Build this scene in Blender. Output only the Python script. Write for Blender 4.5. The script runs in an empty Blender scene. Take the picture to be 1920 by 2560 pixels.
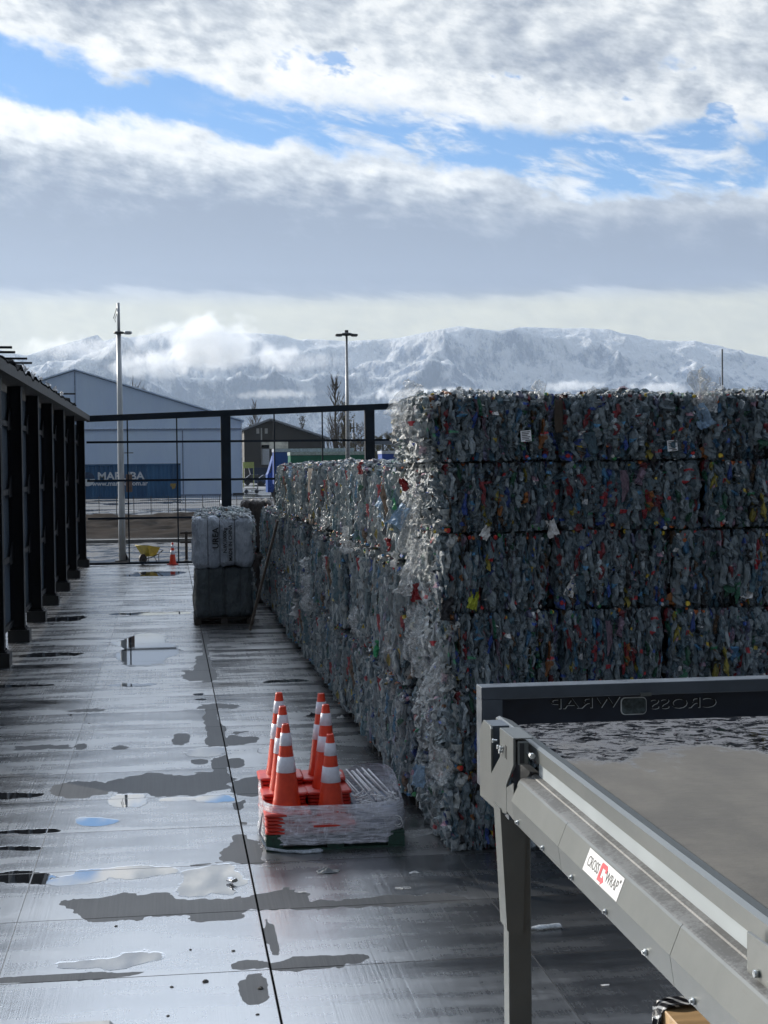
import bpy, bmesh, math, random
import numpy as np
from mathutils import Vector, Matrix, noise as mn
random.seed(7)
RNG = np.random.default_rng(11)
S = bpy.context.scene
COL = S.collection
PI = math.pi

# ------------------------------------------------------------------ camera
H = 3.2; F = 3850.0
yaw, pit, rol = math.radians(7.97), math.radians(1.775), 0.0105
fw = Vector((math.sin(yaw)*math.cos(pit), math.cos(yaw)*math.cos(pit), -math.sin(pit)))
rt0 = Vector((math.cos(yaw), -math.sin(yaw), 0)); up0 = rt0.cross(fw)
RT = rt0*math.cos(rol) - up0*math.sin(rol); UP = up0*math.cos(rol) + rt0*math.sin(rol)
cam = bpy.data.cameras.new("camera"); co = bpy.data.objects.new("camera", cam); COL.objects.link(co)
M = Matrix((( RT.x, UP.x, -fw.x, 0), (RT.y, UP.y, -fw.y, 0), (RT.z, UP.z, -fw.z, H), (0, 0, 0, 1)))
co.matrix_world = M
cam.sensor_fit = 'VERTICAL'; cam.sensor_height = 36; cam.lens = F/2560*36
cam.clip_start = 0.1; cam.clip_end = 40000
S.camera = co
def G(x, y, z=0.0):            # a point of the photograph on the ground
    d = fw + RT*((x-960)/F) - UP*((y-1280)/F); t = (z-H)/d.z
    return (d.x*t, d.y*t, z)
def W(x, y, Y):                # a point of the photograph at distance Y
    d = fw + RT*((x-960)/F) - UP*((y-1280)/F); t = Y/d.y
    return (d.x*t, Y, H+d.z*t)

# ------------------------------------------------------------------ light
SUN = Vector((-.66, 0.74, 0.385)).normalized()
elev = math.asin(SUN.z); az = math.atan2(SUN.x, SUN.y)
sl = bpy.data.lights.new("sun", 'SUN'); sl.energy = 3.9; sl.angle = math.radians(0.6); sl.color = (1, .93, .82)
so = bpy.data.objects.new("sun", sl); COL.objects.link(so)
so.rotation_euler = (-SUN).to_track_quat('-Z', 'Y').to_euler()
S.view_settings.view_transform = 'Standard'; S.view_settings.look = 'None'
S.view_settings.exposure = 0.5; S.view_settings.gamma = 1; S.view_settings.use_curve_mapping = False
S.cycles.transparent_max_bounces = 12
S.cycles.max_bounces = 8; S.cycles.volume_bounces = 4

class NT:
    """small wrapper to write node graphs as expressions"""
    def __init__(s, tree): s.t = tree; s.n = tree.nodes; s.l = tree.links
    def node(s, typ, **kw):
        n = s.n.new(typ)
        for k, v in kw.items(): setattr(n, k, v)
        return n
    def put(s, sock, v):
        if hasattr(v, 'is_linked'): s.l.new(v, sock)
        elif v is not None: sock.default_value = v
    def m(s, op, a, b=None, c=None, clamp=False):
        n = s.node('ShaderNodeMath', operation=op); n.use_clamp = clamp
        s.put(n.inputs[0], a)
        if b is not None: s.put(n.inputs[1], b)
        if c is not None: s.put(n.inputs[2], c)
        return n.outputs[0]
    def ss(s, x, a, b, o0=0.0, o1=1.0):
        n = s.node('ShaderNodeMapRange', interpolation_type='SMOOTHSTEP')
        for i, v in enumerate((x, a, b, o0, o1)): s.put(n.inputs[i], v)
        return n.outputs[0]
    def lin(s, x, a, b, o0=0.0, o1=1.0):
        n = s.node('ShaderNodeMapRange')
        for i, v in enumerate((x, a, b, o0, o1)): s.put(n.inputs[i], v)
        return n.outputs[0]
    def noise(s, vec, scale, det=4, rough=.55, dist=0.0, out=0):
        n = s.node('ShaderNodeTexNoise')
        if vec is not None: s.l.new(vec, n.inputs['Vector'])
        s.put(n.inputs['Scale'], scale); n.inputs['Detail'].default_value = det
        n.inputs['Roughness'].default_value = rough; n.inputs['Distortion'].default_value = dist
        return n.outputs[out]
    def vmul(s, vec, v, add=(0, 0, 0)):
        n = s.node('ShaderNodeMapping'); s.l.new(vec, n.inputs[0])
        n.inputs['Scale'].default_value = v; n.inputs['Location'].default_value = add
        return n.outputs[0]
    def comb(s, x, y, z):
        n = s.node('ShaderNodeCombineXYZ')
        for i, v in enumerate((x, y, z)): s.put(n.inputs[i], v)
        return n.outputs[0]
    def sep(s, v):
        n = s.node('ShaderNodeSeparateXYZ'); s.l.new(v, n.inputs[0]); return n.outputs
    def mix(s, f, a, b, typ='MIX'):
        n = s.node('ShaderNodeMix', data_type='RGBA', blend_type=typ)
        s.put(n.inputs[0], f); s.put(n.inputs[6], a if hasattr(a, 'is_linked') else (*a, 1)); s.put(n.inputs[7], b if hasattr(b, 'is_linked') else (*b, 1))
        return n.outputs[2]
    def ramp(s, x, pts, interp='LINEAR'):
        n = s.node('ShaderNodeValToRGB'); s.put(n.inputs[0], x); cr = n.color_ramp; cr.interpolation = interp
        while len(cr.elements) < len(pts): cr.elements.new(0.5)
        for e, (p, c) in zip(cr.elements, pts):
            e.position = p; e.color = (c, c, c, 1) if isinstance(c, (int, float)) else (*c, 1)
        return n.outputs[0]
    def bump(s, h, strength=.3, dist=.01, normal=None):
        n = s.node('ShaderNodeBump'); s.put(n.inputs['Height'], h)
        n.inputs['Strength'].default_value = strength; n.inputs['Distance'].default_value = dist
        if normal is not None: s.l.new(normal, n.inputs['Normal'])
        return n.outputs[0]

# ------------------------------------------------------------------ sky with a cloud deck
w = bpy.data.worlds.new("World"); S.world = w; w.use_nodes = True
N = NT(w.node_tree); w.node_tree.nodes.clear()
tc = N.node('ShaderNodeTexCoord').outputs['Generated']
dx, dy, dz = N.sep(tc)
hor = N.m('SQRT', N.m('ADD', N.m('MULTIPLY', dx, dx), N.m('MULTIPLY', dy, dy)))
hor = N.m('MAXIMUM', hor, .02)
A = N.m('ADD', N.m('MULTIPLY', N.m('ARCTAN2', dx, dy), 3.85), .421)         # azimuth
E_ = N.m('DIVIDE', N.m('MULTIPLY', dz, 3.85), hor)                            # elevation
sky = N.node('ShaderNodeTexSky', sky_type='NISHITA'); sky.sun_disc = False
sky.sun_elevation = elev; sky.sun_rotation = az
sky.air_density = 1.0; sky.dust_density = .3; sky.ozone_density = 2.5; sky.altitude = 600
bgs = N.node('ShaderNodeBackground'); bgs.inputs[1].default_value = .072
# deeper blue between the clouds
skyc = N.mix(.8, sky.outputs[0], N.mix(1.0, sky.outputs[0], (.36, .84, 1.28), 'MULTIPLY'))
N.l.new(skyc, bgs.inputs[0])
P = N.vmul(N.comb(A, N.m('ADD', N.m('MINIMUM', E_, 6), N.m('MULTIPLY', A, .22)), N.m('MULTIPLY', dy, 1.5)), (1, 1.45, 1))
n_big = N.noise(P, 2.6, 8, .60, .25)
n_mid = N.noise(N.vmul(P, (1, 1.25, 1), (3, 7, 1)), 5.5, 8, .56, .1)
n_off = N.noise(N.vmul(P, (1, 1.25, 1), (3.03, 6.985, 1)), 5.5, 8, .56, .1)
n_str = N.noise(N.vmul(P, (.55, 2.2, 1), (9, 2, 4)), 3.2, 6, .55, .3)
an = N.lin(A, -1.0, 3.0)                                                     # -1..3 -> 0..1
def xr(a): return (a+1)/4
top = N.ramp(an, [(xr(-1), 1.0), (xr(0), .885), (xr(.12), .885), (xr(.25), .835), (xr(.45), .82), (xr(.7), .78), (xr(1.0), .742), (xr(1.35), .705), (xr(1.92), .69), (xr(3), .72)])
bot = N.ramp(an, [(xr(-1), .84), (xr(0), .77), (xr(.12), .755), (xr(.3), .73), (xr(.55), .70), (xr(.8), .675), (xr(1.0), .655), (xr(1.2), .615), (xr(1.5), .585), (xr(1.92), .575), (xr(3), .63)])
e2 = N.m('DIVIDE', E_, 1.166)        # ramps hold e/1.166
def soft(x, wd): return N.ss(x, N.m('MULTIPLY', wd, -1), wd)
nn = N.m('ADD', N.m('MULTIPLY', N.m('SUBTRACT', n_big, .5), .13), N.m('MULTIPLY', N.m('SUBTRACT', n_mid, .5), .17))
dT = N.m('ADD', N.m('SUBTRACT', e2, top), nn)
dB = N.m('ADD', N.m('SUBTRACT', bot, e2), nn)
mT = soft(dT, .022); mB = soft(dB, .022)
# thin veils inside the blue gap, a few small holes inside the upper deck
veil = N.m('MULTIPLY', N.ss(N.noise(N.vmul(P, (1, 2.2, 1), (1.7, .35, 5)), 4.6, 8, .6, .3), .46, .66), N.m('MULTIPLY', N.ss(A, .40, .9), .85))
hole = N.m('MULTIPLY', N.ss(n_mid, .40, .33), N.m('MULTIPLY', N.ss(dT, .17, .05), .9))
hole = N.m('MULTIPLY', hole, N.ss(A, .5, .9))
mask = N.m('MAXIMUM', N.m('MAXIMUM', N.m('MULTIPLY', mT, N.m('SUBTRACT', 1.0, hole)), mB), veil)
# tone of each deck: bright rims, grey bodies, darkest near the base of the lower deck
relief = N.m('MULTIPLY', N.m('SUBTRACT', n_off, n_mid), 1.5)
shB = N.ramp(N.lin(N.m('ADD', e2, N.m('MULTIPLY', N.m('SUBTRACT', n_str, .5), .13)), 0, 1),
             [(0, .58), (.335, .58), (.352, .53), (.372, .27), (.41, .15), (.48, .15), (.55, .235), (.62, .39), (.70, .62), (.77, .78), (1, .86)], 'EASE')
rimB = N.m('MULTIPLY', N.ss(dB, .16, .02), .32)
tonB = N.m('ADD', N.m('ADD', shB, rimB), N.m('ADD', N.m('MULTIPLY', relief, N.ss(e2, .42, .62, .22, 1)), N.m('MULTIPLY', N.m('MULTIPLY', N.m('SUBTRACT', n_big, .5), .45), N.ss(e2, .36, .6, .15, 1))))
rimT = N.m('MULTIPLY', N.ss(dT, .14, .01), .25)
tonT = N.m('ADD', N.m('ADD', .66, rimT), N.m('ADD', relief, N.m('MULTIPLY', N.m('SUBTRACT', n_big, .45), -.95)))
ton = N.m('ADD', N.m('MULTIPLY', mB, tonB), N.m('MULTIPLY', N.m('SUBTRACT', 1, mB), tonT))
ton = N.m('MINIMUM', N.m('MAXIMUM', ton, .2), 1.0)
ccol = N.ramp(ton, [(0, (.14, .17, .24)), (.28, (.222, .258, .335)), (.45, (.355, .388, .445)), (.66, (.60, .63, .655)), (.82, (.84, .85, .84)), (1, (1.0, .985, .94))])
warm = N.ss(e2, .38, .33)
ccol = N.mix(N.ss(E_, 1.15, 1.6), ccol, N.mix(1.0, ccol, (.90, .97, 1.08), 'MULTIPLY'))
ccol = N.mix(N.m('MULTIPLY', warm, .9), ccol, N.mix(1.0, ccol, (1.22, 1.12, .80), 'MULTIPLY'))
bgc = N.node('ShaderNodeBackground'); N.l.new(ccol, bgc.inputs[0])
# cloud strength shaped for lighting: raised overhead, dimmed behind the viewer, glow added ahead
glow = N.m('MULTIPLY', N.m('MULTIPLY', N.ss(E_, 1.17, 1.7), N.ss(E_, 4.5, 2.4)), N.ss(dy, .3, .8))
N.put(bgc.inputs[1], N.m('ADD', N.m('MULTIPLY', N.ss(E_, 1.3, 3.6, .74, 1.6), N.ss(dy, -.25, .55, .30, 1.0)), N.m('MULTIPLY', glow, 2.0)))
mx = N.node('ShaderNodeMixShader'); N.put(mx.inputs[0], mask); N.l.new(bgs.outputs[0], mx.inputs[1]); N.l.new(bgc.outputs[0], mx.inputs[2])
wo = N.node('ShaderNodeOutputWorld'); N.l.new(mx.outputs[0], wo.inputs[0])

# ------------------------------------------------------------------ helpers
def tag(o, label=None, cat=None, group=None, kind=None):
    if label: o['label'] = label
    if cat: o['category'] = cat
    if group: o['group'] = group
    if kind: o['kind'] = kind
    return o
def empty(name, loc=(0, 0, 0), rz=0.0):
    o = bpy.data.objects.new(name, None); COL.objects.link(o); o.location = loc; o.rotation_euler = (0, 0, rz); o.empty_display_size = .1
    return o
def newmat(name):
    m = bpy.data.materials.new(name); m.use_nodes = True
    b = m.node_tree.nodes['Principled BSDF']
    return m, NT(m.node_tree), b
def simple(name, col, rough=.6, metal=0.0, var=.25, scale=8, bump=0.0, bscale=60, stretch=(1, 1, 1), spec=None, coord='Object'):
    m, n, b = newmat(name)
    v = n.vmul(n.node('ShaderNodeTexCoord').outputs[coord], stretch)
    f = n.noise(v, scale, 6, .6)
    c = n.mix(n.ss(f, .3, .7), tuple(x*(1-var) for x in col), tuple(min(1, x*(1+var)) for x in col))
    n.l.new(c, b.inputs['Base Color'])
    n.put(b.inputs['Roughness'], n.lin(f, .3, .7, max(.02, rough-.1), min(1, rough+.1)))
    b.inputs['Metallic'].default_value = metal
    if spec is not None: b.inputs['Specular IOR Level'].default_value = spec
    if bump: n.l.new(n.bump(n.noise(v, bscale, 4, .6), bump, .01), b.inputs['Normal'])
    return m
class MB:
    """collects boxes, tubes and polygons; build() links them as one mesh object"""
    def __init__(s): s.v = []; s.f = []; s.s = []
    def add(s, vs, fs, smooth=False):
        o = len(s.v); s.v += [tuple(v) for v in vs]; s.f += [tuple(i+o for i in f) for f in fs]; s.s += [smooth]*len(fs); return s
    def box(s, x0, x1, y0, y1, z0, z1):
        v = [(x, y, z) for z in (z0, z1) for y in (y0, y1) for x in (x0, x1)]
        return s.add(v, [(0, 2, 3, 1), (4, 5, 7, 6), (0, 1, 5, 4), (2, 6, 7, 3), (0, 4, 6, 2), (1, 3, 7, 5)])
    def bar(s, a, b, w_, h_, up=(0, 0, 1)):
        a = Vector(a); b = Vector(b); d = (b-a).normalized(); u = Vector(up)
        if abs(d.dot(u)) > .98: u = Vector((1, 0, 0))
        x = d.cross(u).normalized(); y = x.cross(d).normalized()
        v = [p + x*sx*w_/2 + y*sy*h_/2 for p in (a, b) for sy in (-1, 1) for sx in (-1, 1)]
        return s.add(v, [(0, 2, 3, 1), (4, 5, 7, 6), (0, 1, 5, 4), (2, 6, 7, 3), (0, 4, 6, 2), (1, 3, 7, 5)])
    def tube(s, pts, r, n=10, cap=True, smooth=True):
        pts = [Vector(p) for p in pts]; rs = r if isinstance(r, (list, tuple)) else [r]*len(pts)
        v = []; fs = []
        for i, p in enumerate(pts):
            d = (pts[min(i+1, len(pts)-1)]-pts[max(i-1, 0)]).normalized()
            u = Vector((0, 0, 1)) if abs(d.z) < .9 else Vector((1, 0, 0))
            x = d.cross(u).normalized(); y = d.cross(x)
            for k in range(n):
                a = 2*PI*k/n; v.append(p + x*math.cos(a)*rs[i] + y*math.sin(a)*rs[i])
        for i in range(len(pts)-1):
            for k in range(n): fs.append((i*n+k, i*n+(k+1) % n, (i+1)*n+(k+1) % n, (i+1)*n+k))
        s.add(v, fs, smooth)
        if cap: s.add([], []); o = len(s.v)-len(v); s.f += [tuple(o+k for k in range(n)), tuple(o+(len(pts)-1)*n+k for k in reversed(range(n)))]; s.s += [False, False]
        return s
    def lathe(s, prof, c=(0, 0, 0), n=24, smooth=True):
        v = [(c[0]+r*math.cos(2*PI*k/n), c[1]+r*math.sin(2*PI*k/n), c[2]+z) for r, z in prof for k in range(n)]
        fs = [(i*n+k, i*n+(k+1) % n, (i+1)*n+(k+1) % n, (i+1)*n+k) for i in range(len(prof)-1) for k in range(n)]
        return s.add(v, fs, smooth)
    def prism(s, poly, axis, a, b):
        """poly 2D extruded along axis from a to b"""
        def p(q, t): return {'x': (t, q[0], q[1]), 'y': (q[0], t, q[1]), 'z': (q[0], q[1], t)}[axis]
        n = len(poly); v = [p(q, a) for q in poly]+[p(q, b) for q in poly]
        return s.add(v, [tuple(range(n)), tuple(range(2*n-1, n-1, -1))]+[(i, (i+1) % n, n+(i+1) % n, n+i) for i in range(n)])
    def grid(s, fn, nu, nv, smooth=True):
        v = [fn(i/nu, j/nv) for j in range(nv+1) for i in range(nu+1)]
        fs = [(j*(nu+1)+i, j*(nu+1)+i+1, (j+1)*(nu+1)+i+1, (j+1)*(nu+1)+i) for j in range(nv) for i in range(nu)]
        return s.add(v, fs, smooth)
    def build(s, name, mat, parent=None, bevel=0.0, fix=True):
        me = bpy.data.meshes.new(name); me.from_pydata(s.v, [], s.f); me.polygons.foreach_set('use_smooth', s.s)
        if fix:
            b = bmesh.new(); b.from_mesh(me); bmesh.ops.recalc_face_normals(b, faces=b.faces)
            if bevel: bmesh.ops.bevel(b, geom=b.edges[:], offset=bevel, segments=1, affect='EDGES', clamp_overlap=True)
            b.to_mesh(me); b.free()
        if mat: me.materials.append(mat)
        o = bpy.data.objects.new(name, me); COL.objects.link(o)
        if parent: o.parent = parent
        return o
def copy_tree(o, parent=None, label=None, group=None):
    c = o.copy(); COL.objects.link(c); c.parent = parent
    if label: c['label'] = label
    if group: c['group'] = group
    for ch in list(o.children): copy_tree(ch, c)
    return c
def text_obj(name, txt, size, mat, parent, loc, rot, bold=True, scale=(1, 1, 1), extrude=.002, align='CENTER', shear=0.0, outline=0.0):
    cu = bpy.data.curves.new(name, 'FONT'); cu.body = txt; cu.size = size; cu.align_x = align; cu.align_y = 'CENTER'
    cu.extrude = extrude; cu.shear = shear; cu.resolution_u = 3
    if bold: cu.offset = size*.025
    if outline:
        cu.fill_mode = 'NONE' if hasattr(cu, 'fill_mode') else cu.fill_mode; cu.bevel_depth = outline; cu.extrude = 0
    t = bpy.data.objects.new(name+'_tmp', cu); COL.objects.link(t)
    dg = bpy.context.evaluated_depsgraph_get(); dg.update()
    me = bpy.data.meshes.new_from_object(t.evaluated_get(dg)); bpy.data.objects.remove(t); bpy.data.curves.remove(cu)
    me.materials.clear(); me.materials.append(mat)
    o = bpy.data.objects.new(name, me); COL.objects.link(o); o.parent = parent
    o.location = loc; o.rotation_euler = rot; o.scale = scale
    return o
def npmesh(name, V, Fq, mat, cols=None, smooth=False, parent=None):
    """quads from numpy arrays with a per-face colour attribute"""
    me = bpy.data.meshes.new(name); nv = len(V); nf = len(Fq)
    me.vertices.add(nv); me.vertices.foreach_set('co', np.asarray(V, dtype=np.float32).ravel())
    me.loops.add(nf*4); me.loops.foreach_set('vertex_index', np.asarray(Fq, dtype=np.int32).ravel())
    me.polygons.add(nf); me.polygons.foreach_set('loop_start', np.arange(nf, dtype=np.int32)*4)
    me.polygons.foreach_set('use_smooth', np.full(nf, smooth, dtype=bool))
    me.update(calc_edges=True); me.validate()
    if cols is not None:
        a = me.attributes.new('pc', 'FLOAT_COLOR', 'FACE'); c = np.ones((nf, 4), dtype=np.float32); c[:, :cols.shape[1]] = cols
        a.data.foreach_set('color', c.ravel())
    me.materials.append(mat)
    o = bpy.data.objects.new(name, me); COL.objects.link(o)
    if parent: o.parent = parent
    return o

# ------------------------------------------------------------------ setting: terrain
def lattice(nx, ny, cell, seed):
    g = np.random.default_rng(seed); return g.random((ny, nx))
def vnoise(X, Y, sc, seed):
    """tileable value noise in numpy"""
    T = np.random.default_rng(seed).random((64, 64)); x = X*sc; y = Y*sc
    xi = np.floor(x).astype(int); yi = np.floor(y).astype(int); fx = x-xi; fy = y-yi
    fx = fx*fx*(3-2*fx); fy = fy*fy*(3-2*fy); a = T[yi % 64, xi % 64]; b = T[yi % 64, (xi+1) % 64]; c = T[(yi+1) % 64, xi % 64]; d = T[(yi+1) % 64, (xi+1) % 64]
    return (a*(1-fx)+b*fx)*(1-fy)+(c*(1-fx)+d*fx)*fy
def fbm(X, Y, sc, seed, octv=4, g=.5):
    r = 0; amp = 1; tot = 0
    for i in range(octv): r = r+amp*vnoise(X+i*17.3, Y-i*9.1, sc*2**i, seed+i); tot += amp; amp *= g
    return r/tot

# wet concrete slabs of the yard: the attribute 'wet' says how much water stands on each spot
JX = [-7.9, -6.2, -4.5, -2.8, -1.1, .60, 2.3, 4.0, 5.7, 7.4, 9.1]
JY = [9.70+1.32*k for k in range(-9, 31)]
def yard_material():
    m, n, b = newmat('wet concrete')
    gc = n.node('ShaderNodeNewGeometry').outputs['Position']
    x, y, z = n.sep(gc)
    at = n.node('ShaderNodeAttribute', attribute_name='wet').outputs['Fac']
    rag = n.noise(gc, 14, 6, .65); fine = n.noise(gc, 90, 4, .6)
    wv = n.m('ADD', at, n.m('ADD', n.m('MULTIPLY', n.m('SUBTRACT', rag, .5), .16), n.m('MULTIPLY', n.m('SUBTRACT', fine, .5), .05)))
    film = n.ss(wv, .285, .315)                         # dry -> damp film
    pud = n.ss(wv, .70, .80)                            # film -> standing water
    broom = n.noise(n.vmul(gc, (1, .008, 1)), 60, 3, .7)
    broom2 = n.noise(n.vmul(gc, (1, .006, 1), (5, 3, 0)), 17, 3, .6)
    spk = n.noise(gc, 260, 3, .7)
    stain = n.noise(n.vmul(gc, (1, .6, 1)), 1.1, 5, .6)
    # control joints
    jx = None
    fx = n.m('ABSOLUTE', n.m('SUBTRACT', n.m('PINGPONG', n.m('ADD', n.m('ADD', x, 7.9), n.m('MULTIPLY', n.m('SUBTRACT', rag, .5), .01)), .85), 0))
    fx = n.m('PINGPONG', n.m('ADD', x, 7.9), .85)
    fy = n.m('PINGPONG', n.m('ADD', n.m('SUBTRACT', y, 9.70-13.2), n.m('MULTIPLY', n.m('SUBTRACT', rag, .5), .012)), .66)
    main = n.m('MULTIPLY', n.ss(n.m('ABSOLUTE', n.m('SUBTRACT', x, .60)), .012, .005), 1.0)
    jl = n.m('MAXIMUM', n.m('MULTIPLY', n.ss(fx, .006, .002), .75), n.m('MAXIMUM', n.m('MULTIPLY', n.ss(fy, .009, .003), .97), main))
    base = n.mix(n.ss(stain, .3, .7), (.044, .047, .052), (.068, .071, .075))
    base = n.mix(n.m('MULTIPLY', n.ss(broom, .35, .7), .45), base, (.09, .092, .095))
    base = n.mix(n.m('MULTIPLY', n.ss(spk, .62, .72), .5), base, (.03, .03, .033))
    dark = n.mix(film, base, n.mix(1, base, (.34, .36, .40), 'MULTIPLY'))
    dark = n.mix(jl, dark, (.003, .003, .0035))
    n.l.new(dark, b.inputs['Base Color'])
    rf = n.lin(n.noise(n.vmul(gc, (.5, 1.6, 1)), 1.6, 5, .6), .32, .68, .17, .36)
    rf = n.m('ADD', rf, n.m('ADD', n.m('MULTIPLY', n.m('SUBTRACT', broom, .5), .10), n.m('MULTIPLY', n.m('SUBTRACT', broom2, .5), .05)))
    sl_ = n.m('DIVIDE', n.m('SUBTRACT', y, 9.70-13.2), 1.32); wn = n.node('ShaderNodeTexWhiteNoise', noise_dimensions='2D')
    n.l.new(n.comb(n.m('FLOOR', sl_), n.m('FLOOR', n.m('DIVIDE', n.m('ADD', x, 7.9), 1.7)), 0), wn.inputs['Vector'])
    rf = n.m('ADD', rf, n.m('ADD', n.m('MULTIPLY', n.m('SUBTRACT', .5, n.m('FRACT', sl_)), .06), n.m('MULTIPLY', n.m('SUBTRACT', wn.outputs['Value'], .5), .055)))
    r = n.m('ADD', n.m('MULTIPLY', n.m('SUBTRACT', 1.0, film), .50), n.m('MULTIPLY', film, rf))
    r = n.m('MULTIPLY', r, n.m('SUBTRACT', 1.0, n.m('MULTIPLY', pud, .93)))
    r = n.m('MAXIMUM', n.m('MAXIMUM', r, n.m('MULTIPLY', jl, .7)), .015)
    n.l.new(r, b.inputs['Roughness'])
    sp = n.m('MULTIPLY', n.m('ADD', .30, n.m('MULTIPLY', film, .30)), n.m('SUBTRACT', 1.0, n.m('MULTIPLY', jl, 1.0)))
    n.l.new(sp, b.inputs['Specular IOR Level'])
    ior = n.m('ADD', 1.38, n.m('MULTIPLY', film, 3.0)); n.l.new(n.m('ADD', ior, n.m('MULTIPLY', pud, 1.5)), b.inputs['IOR'])
    h = n.m('ADD', n.m('ADD', n.m('MULTIPLY', broom, .7), n.m('MULTIPLY', broom2, .45)), n.m('ADD', n.m('MULTIPLY', spk, .35), n.m('MULTIPLY', rag, .15)))
    h = n.m('MULTIPLY', h, n.m('SUBTRACT', 1.0, pud))
    n.l.new(n.bump(n.m('SUBTRACT', h, n.m('MULTIPLY', jl, .2)), .52, .0035), b.inputs['Normal'])
    return m
def ell(X, Y, cx, cy, rx, ry, p=2.0):
    return (np.abs((X-cx)/rx)**p + np.abs((Y-cy)/ry)**p)
def wetmap(X, Y):
    nb = fbm(X*.55, Y*.22, 1.0, 5, 5); nf = fbm(X, Y*.6, 2.2, 9, 4)
    ww = .47 + (nb-.5)*.30 + (nf-.5)*.10
    fr_ = ((Y-9.70) % 1.32)/1.32; ww = ww+.10*(1-fr_)-.05
    e = (fbm(X, Y*.8, 2.0, 31, 5, .55)-.5)
    wx_ = (fbm(X, Y*.8, 1.6, 61, 5, .62)-.5); wy_ = (fbm(X, Y*.9, 2.2, 71, 5, .66)-.5)
    big = fbm(X*.5, Y*.5, 1.0, 81, 3)-.5
    def dry(cx, cy, rx, ry, p=3.0):
        nonlocal ww
        k = 1.0-ell(X+wx_*min(.9, rx*1.5), Y+wy_*min(.7, ry*3.0), cx, cy, rx, ry, p)+e*1.2
        ww = np.where(k > 0, np.minimum(ww, .30-np.clip(k, 0, .35)*.55), np.minimum(ww, .30-k*.9))
    def pud(cx, cy, rx, ry, p=2.2, hard=0.0):
        nonlocal ww
        k = 1.0-ell(X+wx_*min(.9, rx*1.4), Y+wy_*min(.8, ry*2.6), cx, cy, rx, ry, p)+e*1.2
        ww = np.maximum(ww, np.clip(.735+k*.5, 0, 1.0))
    jy = lambda k: 9.70+1.32*k
    def region(x0, x1, y0, y1):          # a patch given by where its edges lie in the picture
        a = G(x0/1.43, 1500+(y0+y1)/2.86); b2 = G(x1/1.43, 1500+(y0+y1)/2.86)
        f = G((x0+x1)/2.86, 1500+y0/1.43); n = G((x0+x1)/2.86, 1500+y1/1.43)
        return (a[0]+b2[0])/2, (f[1]+n[1])/2, abs(b2[0]-a[0])/2, abs(f[1]-n[1])/2
    for (x0, x1, y0, y1, p) in [(175, 418, 648, 708, 3), (432, 832, 616, 700, 4), (825, 975, 632, 692, 4), (735, 800, 380, 560, 2.5), (755, 812, 520, 640, 3), (695, 765, 195, 300, 3), (652, 748, 256, 292, 3), (718, 745, 150, 205, 2.5), (715, 752, 120, 160, 2.5),
        (618, 692, 473, 514, 2), (55, 255, 516, 540, 2.5), (270, 308, 514, 534, 2), (396, 452, 519, 531, 2), (798, 940, 476, 520, 3), (678, 742, 566, 590, 3), (798, 882, 564, 604, 2.5), (710, 855, 372, 391, 2.5), (210, 370, 388, 403, 2.5),
        (775, 960, 868, 946, 2.2), (830, 880, 842, 880, 2), (830, 870, 700, 745, 2.2), (240, 925, 1046, 1135, 4), (900, 1100, 1050, 1108, 2.5), (1060, 1700, 1062, 1098, 3), (865, 985, 1345, 1425, 2.2), (950, 1300, 1270, 1322, 2.4), (820, 960, 1290, 1320, 2.4), (860, 890, 793, 803, 2), (640, 930, 938, 950, 3), (-200, 500, 1345, 1368, 3), (940, 990, 1130, 1260, 2.4)]:
        dry(*region(x0, x1, y0, y1), p)
    for (x0, x1, y0, y1, p) in [(395, 530, 700, 742, 3), (560, 700, 706, 722, 3), (690, 832, 696, 728, 2.5), (272, 432, 777, 803, 2.2), (170, 620, 962, 1008, 3.5), (600, 886, 956, 1046, 2.6), (-300, 178, 984, 1024, 5), (648, 798, 531, 559, 2.2), (905, 985, 528, 548, 2.2), (215, 560, 1256, 1320, 2.2),
        (410, 690, 42, 52, 3), (390, 570, 298, 310, 2.6), (690, 730, 334, 342, 3), (700, 745, 350, 358, 3), (420, 620, 120, 232, 2.4), (-100, 150, 690, 712, 3), (945, 1090, 284, 294, 3), (150, 305, 60, 75, 3), (80, 300, 190, 202, 3), (-50, 200, 300, 312, 3), (-60, 200, 820, 834, 2.5), (-80, 150, 880, 900, 2.4)]:
        pud(*region(x0, x1, y0, y1), p)
    pud(-.3, 46.5, .8, .9, 3)
    # towards the far end the slabs hold more and more water
    ww = np.where(Y > 18, ww+np.clip((Y-18)/20, 0, 1)*.13*(X > -4)*(1-np.clip((X-.3)/1.0, 0, 1)*.5), ww)
    ww = np.where((X < -1.5), ww+np.clip((-1.5-X)/1.0, 0, 1)*.06, ww)
    return ww
def yard():
    mat = yard_material()
    xs = np.concatenate([np.linspace(-40, -3.2, 30)[:-1], np.arange(-3.2, 4.6, .03), np.linspace(4.6, 45, 30)])
    ys = np.concatenate([np.linspace(-25, 7.6, 20)[:-1], 7.6*np.exp(np.linspace(0, math.log(51.4/7.6), 900))])
    Xg, Yg = np.meshgrid(xs, ys); ww = wetmap(Xg, Yg)
    V = np.stack([Xg.ravel(), Yg.ravel(), np.zeros(Xg.size)], 1)
    nx = len(xs); ny = len(ys); i = np.arange(nx-1); j = np.arange(ny-1); I, J = np.meshgrid(i, j); a = (J*nx+I).ravel()
    o = npmesh('concrete_yard', V, np.stack([a, a+1, a+nx+1, a+nx], 1), mat)
    at = o.data.attributes.new('wet', 'FLOAT', 'POINT'); at.data.foreach_set('value', ww.ravel().astype(np.float32))
    tag(o, kind='structure')
yard()

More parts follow.
